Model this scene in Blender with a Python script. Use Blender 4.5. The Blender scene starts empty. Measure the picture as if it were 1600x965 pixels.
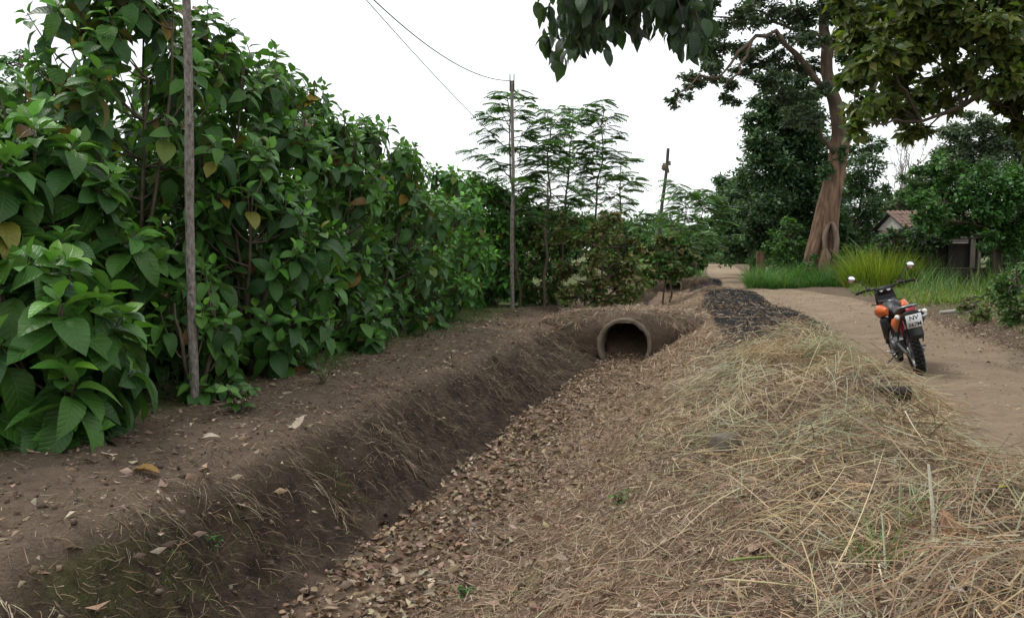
import bpy, math, random
import numpy as np
from mathutils import Matrix, Vector, Quaternion

# ------------------------------------------------------------------ camera, sky, sun
rng = np.random.default_rng(7)
random.seed(7)
scene = bpy.context.scene
COL = scene.collection
FPX = 1386.0                       # focal length in photo pixels (1600 wide)
CAMZ = 1.6
PITCH = math.atan((482.5 - 395.0) / FPX)
cam_d = bpy.data.cameras.new('camera')
cam_d.sensor_width = 36.0
cam_d.lens = 36.0 * FPX / 1600.0
cam_d.clip_start = 0.05
cam_d.clip_end = 5000
cam = bpy.data.objects.new('camera', cam_d)
COL.objects.link(cam)
cam.location = (0, 0, CAMZ)
cam.rotation_euler = (math.pi / 2 - PITCH, 0, 0)
scene.camera = cam

SUN_EL, SUN_AZ = math.radians(58), math.radians(-55)   # azimuth measured from +Y towards +X
world = bpy.data.worlds.new('World')
scene.world = world
world.use_nodes = True
wn = world.node_tree
wn.nodes.clear()
w_out = wn.nodes.new('ShaderNodeOutputWorld')
w_bg = wn.nodes.new('ShaderNodeBackground')
w_sky = wn.nodes.new('ShaderNodeTexSky')
w_sky.sky_type = 'NISHITA'
w_sky.sun_disc = False
w_sky.sun_elevation = SUN_EL
w_sky.sun_rotation = SUN_AZ
w_mix = wn.nodes.new('ShaderNodeMixRGB')               # closed bright cloud deck over the sky
w_mix.inputs[0].default_value = 0.9
w_mix.inputs[2].default_value = (11.4, 11.8, 12.0, 1)
w_tc = wn.nodes.new('ShaderNodeTexCoord')
w_nz = wn.nodes.new('ShaderNodeTexNoise')
w_nz.inputs['Scale'].default_value = 1.8
w_nz.inputs['Detail'].default_value = 5
w_rmp = wn.nodes.new('ShaderNodeMixRGB')
w_rmp.inputs[1].default_value = (6.6, 7.05, 7.3, 1)
w_rmp.inputs[2].default_value = (13.0, 13.1, 13.1, 1)
wn.links.new(w_tc.outputs['Generated'], w_nz.inputs['Vector'])
wn.links.new(w_nz.outputs[0], w_rmp.inputs[0])
wn.links.new(w_rmp.outputs[0], w_mix.inputs[2])
wn.links.new(w_sky.outputs[0], w_mix.inputs[1])
wn.links.new(w_mix.outputs[0], w_bg.inputs[0])
w_bg.inputs[1].default_value = 0.1
wn.links.new(w_bg.outputs[0], w_out.inputs[0])

sun_d = bpy.data.lights.new('sun', 'SUN')
sun_d.energy = 1.5
sun_d.angle = math.radians(14)
sun_d.color = (1.0, 0.96, 0.9)
sun = bpy.data.objects.new('sun', sun_d)
COL.objects.link(sun)
sd = Vector((math.sin(SUN_AZ) * math.cos(SUN_EL), math.cos(SUN_AZ) * math.cos(SUN_EL), math.sin(SUN_EL)))
sun.rotation_euler = sd.to_track_quat('Z', 'Y').to_euler()
sun.location = (-20, 20, 40)

scene.view_settings.view_transform = 'Standard'
scene.view_settings.look = 'None'
scene.view_settings.exposure = 0.5
scene.view_settings.gamma = 1.0
scene.render.engine = 'CYCLES'
scene.cycles.use_denoising = True
scene.cycles.max_bounces = 6
scene.cycles.diffuse_bounces = 3
scene.cycles.transparent_max_bounces = 8

# ------------------------------------------------------------------ coordinates
ANG = math.atan(310.0 / FPX)
SU, CU = math.sin(ANG), math.cos(ANG)                   # the ditch and road run along (SU, CU)
def to_st(x, y): return x * SU + y * CU, x * CU - y * SU
def to_xy(s, t): return s * SU + t * CU, s * CU - t * SU
def at(px, py, Y):
    """the point seen at photo pixel (px, py) that lies Y metres ahead"""
    a, b = (px - 800) / FPX, (482.5 - py) / FPX
    d = np.array([a, math.cos(PITCH) + b * math.sin(PITCH), -math.sin(PITCH) + b * math.cos(PITCH)])
    return np.array([0, 0, CAMZ]) + d * (Y / d[1])

def hash2(ix, iy, seed):
    h = (ix.astype(np.int64) * 374761393 + iy.astype(np.int64) * 668265263 + seed * 1274126177) & 0x7fffffff
    h = ((h ^ (h >> 13)) * 1274126177) & 0x7fffffff
    h = (h ^ (h >> 16)) & 0xffff
    return h / 65535.0
def vn(x, y, seed=0):
    x = np.asarray(x, float); y = np.asarray(y, float)
    ix, iy = np.floor(x), np.floor(y)
    fx, fy = x - ix, y - iy
    fx = fx * fx * (3 - 2 * fx); fy = fy * fy * (3 - 2 * fy)
    a = hash2(ix, iy, seed); b = hash2(ix + 1, iy, seed)
    c = hash2(ix, iy + 1, seed); d = hash2(ix + 1, iy + 1, seed)
    return (a + (b - a) * fx) * (1 - fy) + (c + (d - c) * fx) * fy - 0.5
def fbm(x, y, seed=0, o=4):
    r = 0; a = 1.0
    for k in range(o):
        r = r + a * vn(np.asarray(x) * 2 ** k, np.asarray(y) * 2 ** k, seed + k)
        a *= 0.5
    return r
def sm(x, a, b):
    u = np.clip((np.asarray(x, float) - a) / (b - a), 0, 1)
    return u * u * (3 - 2 * u)

def road_L(s): return np.interp(s, [0, 10, 21, 30, 45, 75, 200], [2.0, 2.1, 2.4, 1.8, .2, -.3, -.5])
def road_R(s): return np.interp(s, [0, 12, 17, 27, 34, 42, 50, 75, 200], [4.7, 4.8, 4.9, 5.3, 4.9, 3.4, 2.6, 2.8, 2.5])

PILES = [(12.0, 1.05, .8, .6, .36), (10.2, .8, .7, .6, .22), (7.9, .8, .7, .6, .30), (6.1, 1.15, .6, .5, .30), (4.5, 1.4, .7, .5, .36), (8.9, 1.3, .5, .4, .2), (5.2, .75, .4, .35, .18), (10.9, 1.5, .45, .35, .2),
         (3.3, .9, .6, .5, .12), (9.2, 1.6, .6, .4, .14), (5.4, .35, .6, .45, .12)]
PIPE_S, PIPE_T, PIPE_Z, PIPE_R = 20.2, -1.9, -0.5, 0.62
def edges(s):
    sh = .4 * sm(s, 11, 20) * (1 - sm(s, 24, 30))
    w = vn(s * .9, s * 0 + 3.3, 11)
    tl = -3.72 + .22 * w + .12 * vn(s * 2.6, s * 0, 12)
    tf = -2.86 + sh + .16 * vn(s * 1.4, s * 0 + 7, 13)
    tr0 = -1.95 + .6 * sh + .2 * vn(s * 1.1, s * 0 + 9, 14)
    return tl, tf, tr0
def depth_at(s):
    d = np.interp(s, [0, 19.8, 20.6, 21.6, 22.6, 24, 48, 49.5, 51, 56], [.93, .88, .74, .40, .15, .72, .7, .55, .1, .0])
    return d
def H_st(s, t):
    s = np.asarray(s, float); t = np.asarray(t, float)
    tl, tf, tr0 = edges(s)
    D = depth_at(s)
    a = np.clip((t - tl) / (tf - tl), 0, 1)
    wall = .45 * a + .55 * a * a * (3 - 2 * a)
    b = sm(t, tr0, .2)
    z = np.where(t < tf, -D * wall, np.where(t < tr0, -D, -D * (1 - b)))
    z = z - .10 * sm(t, tl - .9, tl + .1) * (1 - sm(t, tl + .1, tf))
    inroad = sm(t, road_L(s) - .3, road_L(s) + .25) * (1 - sm(t, road_R(s) - .2, road_R(s) + .5))
    z = z + .14 * np.exp(-((t - 1.0) / .75) ** 2) * (1 - .7 * sm(s, 13, 17)) * (1 - inroad)
    for ps, pt, rs, rt, h in PILES:
        z = z + h * np.exp(-((s - ps) / rs) ** 2 - ((t - pt) / rt) ** 2)
    z = z + (.16 * fbm(s * 1.9, t * 1.9, 121, 2) + .05 * np.abs(fbm(s * 5, t * 5, 125, 2))) * sm(t, -.4, .5) * (1 - sm(t, 1.6, 2.1)) * (1 - sm(s, 12.5, 14))
    z = z + .10 * sm(t, road_R(s) + .1, road_R(s) + 1.2)
    z = z + .13 * np.exp(-((t - road_R(s) - .9) / .4) ** 2) * sm(s, 9, 12) * (1 - sm(s, 20, 24)) * (.6 + vn(s * 1.3, t * .6, 17))
    x, y = s, t
    n = .09 * fbm(x * .8, y * .8, 21, 3) + .06 * fbm(x * 3.1, y * 3.1, 31, 3) + .045 * fbm(x * 6.5, y * 6.5, 36, 2) * (t < -2.6) * (s < 30)
    n = n * (1 - .75 * inroad)
    wallm = np.clip(4 * a * (1 - a), 0, 1) * np.where(t < tf, 1, 0)
    n = n + wallm * (.22 * fbm(x * 1.5, y * 1.5, 41, 3) + .09 * fbm(x * 7, y * 7, 45, 2))
    c = (road_L(s) + road_R(s)) / 2
    rut = np.exp(-((t - c + .75) / .3) ** 2) + np.exp(-((t - c - .75) / .3) ** 2)
    z = z + n - (.05 + .03 * vn(s * 1.2, t * .2, 19)) * rut * inroad
    far = sm(s, 60, 120)
    return z * (1 - far) + far * (.05 * n)
def H(x, y):
    s, t = to_st(np.asarray(x, float), np.asarray(y, float))
    return H_st(s, t)
def Hn(x, y):
    e = .05
    n = np.stack([-(H(x + e, y) - H(x - e, y)) / (2 * e), -(H(x, y + e) - H(x, y - e)) / (2 * e), np.ones_like(x)], -1)
    return n / np.linalg.norm(n, axis=-1, keepdims=True)
def ground_at(px, py):
    """where the photo pixel's ray meets the terrain"""
    a, b = (px - 800) / FPX, (482.5 - py) / FPX
    d = np.array([a, math.cos(PITCH) + b * math.sin(PITCH), -math.sin(PITCH) + b * math.cos(PITCH)])
    k = np.linspace(2, 90, 9000)
    P = np.array([0, 0, CAMZ])[None] + d[None] * k[:, None]
    hit = np.nonzero(P[:, 2] < H(P[:, 0], P[:, 1]))[0]
    return P[hit[0]] if len(hit) else P[-1]

# ------------------------------------------------------------------ mesh helpers
def unit(v):
    v = np.asarray(v, float)
    return v / np.maximum(np.linalg.norm(v, axis=-1, keepdims=True), 1e-9)
class MB:
    def __init__(s):
        s.V = []; s.F3 = []; s.F4 = []; s.T = []; s.L = []; s.n = 0
    def add(s, V, F, tint=(1, 1, 1), luv=None):
        V = np.asarray(V, float).reshape(-1, 3); F = np.asarray(F, np.int64)
        if len(V) == 0: return
        (s.F3 if F.shape[1] == 3 else s.F4).append(F + s.n)
        t = np.asarray(tint, float)
        s.T.append(np.broadcast_to(t, (len(V), 3)) if t.ndim == 1 else t.reshape(-1, 3))
        s.L.append(np.zeros((len(V), 3)) if luv is None else np.asarray(luv, float).reshape(-1, 3))
        s.V.append(V); s.n += len(V)
    def mesh(s, name, smooth=True):
        me = bpy.data.meshes.new(name)
        V = np.concatenate(s.V)
        f3 = np.concatenate(s.F3) if s.F3 else np.zeros((0, 3), np.int64)
        f4 = np.concatenate(s.F4) if s.F4 else np.zeros((0, 4), np.int64)
        loops = np.concatenate([f3.ravel(), f4.ravel()]).astype(np.int32)
        starts = np.concatenate([np.arange(len(f3)) * 3, len(f3) * 3 + np.arange(len(f4)) * 4]).astype(np.int32)
        me.vertices.add(len(V)); me.vertices.foreach_set('co', V.astype(np.float32).ravel())
        me.loops.add(len(loops)); me.loops.foreach_set('vertex_index', loops)
        me.polygons.add(len(starts)); me.polygons.foreach_set('loop_start', starts)
        me.update(calc_edges=True)
        if smooth: me.polygons.foreach_set('use_smooth', np.ones(len(starts), bool))
        T = np.concatenate(s.T); L = np.concatenate(s.L)
        a = me.attributes.new('tint', 'FLOAT_VECTOR', 'POINT'); a.data.foreach_set('vector', T.astype(np.float32).ravel())
        a = me.attributes.new('luv', 'FLOAT_VECTOR', 'POINT'); a.data.foreach_set('vector', L.astype(np.float32).ravel())
        return me
    def build(s, name, mat, parent=None, smooth=True, origin=None):
        if origin is not None:
            o_ = np.asarray(origin, float); s.V = [v - o_ for v in s.V]
        me = s.mesh(name, smooth)
        me.materials.append(mat)
        o = bpy.data.objects.new(name, me)
        COL.objects.link(o)
        if parent is not None: o.parent = parent
        if origin is not None and parent is None: o.location = tuple(origin)
        return o
    # ---- shapes
    def box(s, c, size, tint=(1, 1, 1), R=None, taper=1.0):
        x, y, z = [k / 2 for k in size]
        V = np.array([[-x, -y, -z], [x, -y, -z], [x, y, -z], [-x, y, -z], [-x * taper, -y * taper, z], [x * taper, -y * taper, z], [x * taper, y * taper, z], [-x * taper, y * taper, z]])
        if R is not None: V = V @ np.asarray(R).T
        s.add(V + np.asarray(c), [[0, 3, 2, 1], [4, 5, 6, 7], [0, 1, 5, 4], [1, 2, 6, 5], [2, 3, 7, 6], [3, 0, 4, 7]], tint)
    def tube(s, P, r, sides=6, tint=(1, 1, 1), cap=True, squash=None, lump=0):
        P = np.asarray(P, float); n = len(P)
        r = np.broadcast_to(np.asarray(r, float), (n,))
        T = unit(np.gradient(P, axis=0))
        ref = np.array([0, 0, 1.0]) if abs(T[:, 2]).mean() < .8 else np.array([1.0, 0, 0])
        A = unit(np.cross(T, ref)); B = np.cross(T, A)
        ang = np.arange(sides) / sides * 2 * np.pi
        rr = r[:, None] * np.ones((1, sides))
        if lump: rr = rr * (1 + lump * rng.normal(0, 1, rr.shape))
        V = P[:, None] + rr[..., None] * (np.cos(ang)[None, :, None] * A[:, None] + np.sin(ang)[None, :, None] * B[:, None])
        i = np.arange(n - 1)[:, None] * sides; j = np.arange(sides)[None]; k = (j + 1) % sides
        F = np.stack([i + j, i + k, i + sides + k, i + sides + j], -1).reshape(-1, 4)
        luv = np.zeros((n, sides, 3)); luv[..., 0] = (ang / 6.283)[None]; luv[..., 1] = np.linspace(0, 1, n)[:, None]
        s.add(V.reshape(-1, 3), F, tint, luv.reshape(-1, 3))
        if cap:
            for e, o in ((0, 0), (n - 1, (n - 1) * sides)):
                Vc = np.concatenate([V[e], P[e][None]])
                Fc = [[q, sides, (q + 1) % sides] if e == 0 else [q, (q + 1) % sides, sides] for q in range(sides)]
                s.add(Vc, [f[::-1] if False else f for f in Fc], tint)
    def lathe(s, prof, c, axis, n=24, tint=(1, 1, 1), closed=False):
        """prof: (along axis, radius) pairs"""
        axis = unit(axis); ref = np.array([0, 0, 1.0]) if abs(axis[2]) < .9 else np.array([1.0, 0, 0])
        A = unit(np.cross(axis, ref)); B = np.cross(axis, A)
        prof = np.asarray(prof, float); m = len(prof); ang = np.arange(n) / n * 2 * np.pi
        V = np.asarray(c)[None, None] + prof[:, 0][:, None, None] * axis + prof[:, 1][:, None, None] * (np.cos(ang)[None, :, None] * A + np.sin(ang)[None, :, None] * B)
        mm = m if closed else m - 1
        i = np.arange(mm)[:, None]; i2 = (i + 1) % m; j = np.arange(n)[None]; k = (j + 1) % n
        F = np.stack([i * n + j, i * n + k, i2 * n + k, i2 * n + j], -1).reshape(-1, 4)
        s.add(V.reshape(-1, 3), F, tint)
    def loft(s, secs, tint=(1, 1, 1), closed=True, caps=True):
        secs = np.asarray(secs, float); m, n = secs.shape[:2]
        nn = n if closed else n - 1
        i = np.arange(m - 1)[:, None]; j = np.arange(nn)[None]; k = (j + 1) % n
        F = np.stack([i * n + j, i * n + k, (i + 1) * n + k, (i + 1) * n + j], -1).reshape(-1, 4)
        s.add(secs.reshape(-1, 3), F, tint)
        if caps and closed:
            for e in (0, m - 1):
                Vc = np.concatenate([secs[e], secs[e].mean(0)[None]])
                s.add(Vc, [[q, (q + 1) % n, n] if e else [(q + 1) % n, q, n] for q in range(n)], tint)

def frames(long, normal):
    y = unit(long); x = unit(np.cross(y, normal)); z = np.cross(x, y)
    return np.stack([x, y, z], -1)
def scatter(mb, T, P, R, S, tint):
    TV, TF, TL = T
    S = np.asarray(S, float)
    if S.ndim == 1: S = np.repeat(S[:, None], 3, 1)
    V = np.einsum('nij,nmj->nmi', R, TV[None] * S[:, None, :]) + P[:, None]
    m = len(TV); N = len(P)
    F = (TF[None] + (np.arange(N) * m)[:, None, None]).reshape(-1, TF.shape[1])
    tint = np.repeat(np.asarray(tint, float)[:, None], m, 1).reshape(-1, 3)
    mb.add(V.reshape(-1, 3), F, tint, np.tile(TL, (N, 1)))
def ribbons(mb, P, D, up, L, W, bend, tint, seg=3, tipw=.15, side=None, basew=1.0, curl=None):
    """thin blades: start P, direction D, bending towards -bend*up"""
    N = len(P); D = unit(D); S_ = unit(np.cross(D, up)) if side is None else unit(side)
    Nn = np.cross(S_, D)
    k = np.linspace(0, 1, seg + 1)
    L = np.asarray(L, float); W = np.asarray(W, float); bend = np.asarray(bend, float)
    C = P[:, None] + D[:, None] * (L[:, None] * k)[..., None] - np.asarray(up, float)[:, None] * (bend * L)[:, None, None] * (k ** 2)[None, :, None]
    if curl is not None:
        lat = unit(np.cross(D, np.asarray(up, float)))
        C = C + lat[:, None] * (np.asarray(curl) * L)[:, None, None] * (np.sin(k * 3.14159) * .6 + k ** 2)[None, :, None]
    w = W[:, None] * .5 * (basew + (1 - basew) * np.minimum(k * 3, 1)) * (1 - (1 - tipw) * k ** 2)
    V = np.stack([C - S_[:, None] * w[..., None], C + S_[:, None] * w[..., None]], 2)
    m = 2 * (seg + 1)
    i = np.arange(seg) * 2
    F = np.stack([i, i + 1, i + 3, i + 2], -1)
    F = (F[None] + (np.arange(N) * m)[:, None, None]).reshape(-1, 4)
    luv = np.zeros((N, seg + 1, 2, 3)); luv[..., 0, 0] = -1; luv[..., 1, 0] = 1; luv[..., 1] = k[None, :, None]
    t = np.repeat(np.asarray(tint, float)[:, None], m, 1).reshape(-1, 3)
    mb.add(V.reshape(-1, 3), F, t, luv.reshape(-1, 3))

def leaf_template(nu=2, nv=4, width=.5, fold=.15, arc=.35, wave=.03, peak=.45, twist=0.0, tip=.5):
    """a leaf along +y, length 1, upper side +z"""
    v = np.linspace(0, 1, nv + 1); u = np.linspace(-1, 1, nu * 2 + 1)
    a = peak * 1.6; b = tip * 1.6
    prof = (v ** a) * ((1 - v) ** b) if True else v
    prof = prof / prof.max() * width / 2
    prof[0] = .012; prof[-1] = .004
    X = u[None] * prof[:, None]
    Z = fold * np.abs(X) * 1.3 - arc * (v ** 2)[:, None] + wave * np.sin(v * 19)[:, None] * np.abs(u)[None] * (prof / prof.max())[:, None]
    Y = v[:, None] * (1 - .25 * arc * v[:, None]) + 0 * X
    if twist:
        a_ = twist * v[:, None]; X, Z = X * np.cos(a_) - Z * np.sin(a_), X * np.sin(a_) + Z * np.cos(a_)
    V = np.stack([X, Y, Z], -1).reshape(-1, 3)
    n = len(u); i = np.arange(nv)[:, None] * n; j = np.arange(n - 1)[None]
    F = np.stack([i + j, i + j + 1, i + n + j + 1, i + n + j], -1).reshape(-1, 4)
    L = np.stack([u[None] * prof[:, None] / (width / 2), v[:, None] + 0 * X, 0 * X], -1).reshape(-1, 3)
    return V, F, L
def pick(cols, N, jit=.15, p=None):
    cols = np.asarray(cols, float)
    c = cols[rng.choice(len(cols), N, p=p)]
    return c * (1 + jit * rng.normal(0, 1, (N, 1))).clip(.4, 1.8) * (1 + .06 * rng.normal(0, 1, (N, 3)))

# ------------------------------------------------------------------ object helpers
def tag(o, label=None, cat=None, group=None, kind=None):
    if label: o['label'] = label
    if cat: o['category'] = cat
    if group: o['group'] = group
    if kind: o['kind'] = kind
    return o
def thing(name, label, cat, loc, group=None):
    o = bpy.data.objects.new(name, None)
    COL.objects.link(o)
    o.empty_display_size = .2
    o.location = tuple(loc)
    return tag(o, label, cat, group)

# ------------------------------------------------------------------ materials
def new_mat(name):
    m = bpy.data.materials.new(name); m.use_nodes = True
    nt = m.node_tree; nt.nodes.clear()
    return m, nt
def N_(nt, t, **kw):
    n = nt.nodes.new(t)
    for k, v in kw.items(): setattr(n, k, v)
    return n
def math_(nt, op, a, b=None, clamp=False):
    n = N_(nt, 'ShaderNodeMath', operation=op, use_clamp=clamp)
    for i, v in enumerate((a, b)):
        if v is None: continue
        if isinstance(v, (int, float)): n.inputs[i].default_value = v
        else: nt.links.new(v, n.inputs[i])
    return n.outputs[0]
def noise_(nt, vec, scale, detail=4, rough=.6):
    n = N_(nt, 'ShaderNodeTexNoise')
    n.inputs['Scale'].default_value = scale; n.inputs['Detail'].default_value = detail; n.inputs['Roughness'].default_value = rough
    if vec is not None: nt.links.new(vec, n.inputs['Vector'])
    return n.outputs[0]
def mixc(nt, fac, a, b, mode='MIX'):
    n = N_(nt, 'ShaderNodeMixRGB', blend_type=mode)
    for i, v in ((0, fac), (1, a), (2, b)):
        if isinstance(v, (int, float)): n.inputs[i].default_value = v
        elif isinstance(v, tuple): n.inputs[i].default_value = (*v, 1)
        else: nt.links.new(v, n.inputs[i])
    return n.outputs[0]
def attr_(nt, name, out='Vector'):
    n = N_(nt, 'ShaderNodeAttribute'); n.attribute_name = name
    return n.outputs[out]
def finish(nt, color, rough=.8, bump=None, bstr=.3, bdist=.02, spec=.3, metal=0, trans=0.0, ttint=(1.25, 1.5, .55)):
    p = N_(nt, 'ShaderNodeBsdfPrincipled')
    if isinstance(color, tuple): p.inputs['Base Color'].default_value = (*color, 1)
    else: nt.links.new(color, p.inputs['Base Color'])
    if isinstance(rough, (int, float)): p.inputs['Roughness'].default_value = rough
    else: nt.links.new(rough, p.inputs['Roughness'])
    p.inputs['Specular IOR Level'].default_value = spec
    p.inputs['Metallic'].default_value = metal
    nrm = None
    if bump is not None:
        b = N_(nt, 'ShaderNodeBump'); b.inputs['Strength'].default_value = bstr; b.inputs['Distance'].default_value = bdist
        nt.links.new(bump, b.inputs['Height']); nt.links.new(b.outputs[0], p.inputs['Normal']); nrm = b.outputs[0]
    out = N_(nt, 'ShaderNodeOutputMaterial')
    if trans:
        tr = N_(nt, 'ShaderNodeBsdfTranslucent')
        tc = mixc(nt, 1.0, color, ttint, 'MULTIPLY') if not isinstance(color, tuple) else color
        if isinstance(tc, tuple): tr.inputs[0].default_value = (*tc, 1)
        else: nt.links.new(tc, tr.inputs[0])
        mx = N_(nt, 'ShaderNodeMixShader'); mx.inputs[0].default_value = trans
        nt.links.new(p.outputs[0], mx.inputs[1]); nt.links.new(tr.outputs[0], mx.inputs[2]); nt.links.new(mx.outputs[0], out.inputs[0])
    else:
        nt.links.new(p.outputs[0], out.inputs[0])
    return p
def tint_color(nt):
    oi = N_(nt, 'ShaderNodeObjectInfo')
    return mixc(nt, 1.0, attr_(nt, 'tint', 'Color'), oi.outputs['Color'], 'MULTIPLY')
def leaf_material(name, rough=.38, trans=.22, veins=0.0, spec=.45, pale=.35, nscale=7.0, vein_col=(.30, .42, .16)):
    m, nt = new_mat(name)
    base = tint_color(nt)
    tc = N_(nt, 'ShaderNodeTexCoord')
    nz = noise_(nt, tc.outputs['Object'], nscale, 3)
    base = mixc(nt, math_(nt, 'MULTIPLY', math_(nt, 'SUBTRACT', nz, .35), .9, True), base, mixc(nt, 1.0, base, (.62, .66, .6), 'MULTIPLY'))
    bump = None
    if veins:
        sp = N_(nt, 'ShaderNodeSeparateXYZ'); nt.links.new(attr_(nt, 'luv'), sp.inputs[0])
        ax = math_(nt, 'ABSOLUTE', sp.outputs[0])
        ph = math_(nt, 'SUBTRACT', math_(nt, 'MULTIPLY', sp.outputs[1], 50.0), math_(nt, 'MULTIPLY', ax, 14.0))
        lat = math_(nt, 'POWER', math_(nt, 'ABSOLUTE', math_(nt, 'COSINE', math_(nt, 'MULTIPLY', ph, .5))), 14.0)
        mid = math_(nt, 'SUBTRACT', 1.0, math_(nt, 'MULTIPLY', ax, 16.0), True)
        v = math_(nt, 'MAXIMUM', math_(nt, 'MULTIPLY', lat, .75), mid)
        base = mixc(nt, math_(nt, 'MULTIPLY', v, veins), base, mixc(nt, .5, base, vein_col))
        bump = math_(nt, 'ADD', math_(nt, 'MULTIPLY', v, -1.0), math_(nt, 'MULTIPLY', noise_(nt, tc.outputs['Object'], 22, 3), .7))
    else:
        bump = noise_(nt, tc.outputs['Object'], 30, 2)
    geo = N_(nt, 'ShaderNodeNewGeometry')
    under = mixc(nt, pale, base, (.13, .20, .09))
    col = mixc(nt, geo.outputs['Backfacing'], base, under)
    finish(nt, col, rough, bump, .5, .012, spec, 0, trans, (1.25, 1.5, .55) if trans > .15 else (1.1, .95, .7))
    return m
def plain(name, color, rough=.6, metal=0, spec=.4, nscale=20, namp=.25, bump=.0):
    m, nt = new_mat(name)
    tc = N_(nt, 'ShaderNodeTexCoord')
    nz = noise_(nt, tc.outputs['Object'], nscale, 5)
    c = mixc(nt, math_(nt, 'MULTIPLY', nz, namp * 2, True), color, tuple(k * .45 for k in color))
    c = mixc(nt, 1.0, c, attr_(nt, 'tint', 'Color'), 'MULTIPLY')
    finish(nt, c, rough, nz if bump else None, bump, .01, spec, metal)
    return m
def bark_material(name, c1, c2, scale=6, stretch=.15, bstr=.9):
    m, nt = new_mat(name)
    tc = N_(nt, 'ShaderNodeTexCoord')
    mp = N_(nt, 'ShaderNodeMapping'); mp.inputs['Scale'].default_value = (1, 1, stretch)
    nt.links.new(tc.outputs['Object'], mp.inputs[0])
    n1 = noise_(nt, mp.outputs[0], scale, 8, .65); n2 = noise_(nt, tc.outputs['Object'], scale * .35, 3)
    f = math_(nt, 'MULTIPLY', math_(nt, 'SUBTRACT', n1, .35), 2.6, True)
    c = mixc(nt, f, c2, c1)
    c = mixc(nt, math_(nt, 'MULTIPLY', math_(nt, 'SUBTRACT', n2, .45), 2.0, True), c, mixc(nt, 1.0, c, (.55, .55, .5), 'MULTIPLY'))
    finish(nt, c, .9, n1, bstr, .05, .2)
    return m

M = {}
M['leaf'] = leaf_material('broad_leaf', .40, .22, .26, .34)
M['tree_leaf'] = leaf_material('tree_leaf', .5, .2, 0, .35, .25, 1.3)
M['near_leaf'] = leaf_material('near_tree_leaf', .45, .25, .3, .4, .2)
M['grass'] = leaf_material('grass_blade', .55, .3, 0, .3, .1, 2.0)
M['dry'] = leaf_material('dry_leaf', .85, .1, .25, .15, .0, 12, (.36, .26, .18))
M['straw'] = leaf_material('straw', .75, .08, 0, .25, .0, 9)
M['stem'] = bark_material('stem_bark', (.16, .13, .09), (.07, .055, .04), 20, .3, .5)
M['pole'] = bark_material('pole_wood', (.40, .36, .32), (.12, .10, .085), 34, .35, .9)
M['darkpole'] = bark_material('weathered_pole', (.14, .125, .11), (.06, .05, .045), 14, .06, .8)
M['bark'] = bark_material('tree_bark', (.30, .185, .12), (.075, .046, .034), 4.5, .14, 1.0)
M['limb'] = bark_material('limb_bark', (.17, .12, .085), (.06, .042, .032), 4, .2, .8)
M['deadwood'] = bark_material('dead_wood', (.36, .27, .21), (.14, .09, .07), 7, .2, .9)
M['darkbark'] = bark_material('dark_bark', (.13, .10, .08), (.05, .04, .03), 4, .2, .8)
M['palebark'] = bark_material('pale_bark', (.52, .48, .44), (.30, .27, .25), 4, .2, .5)
M['concrete'] = plain('concrete', (.25, .20, .15), .9, 0, .2, 9, .5, .5)
M['stone'] = plain('stone', (.21, .175, .14), .9, 0, .2, 14, .5, .6)
M['wire'] = plain('wire', (.08, .08, .08), .5)

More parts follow.
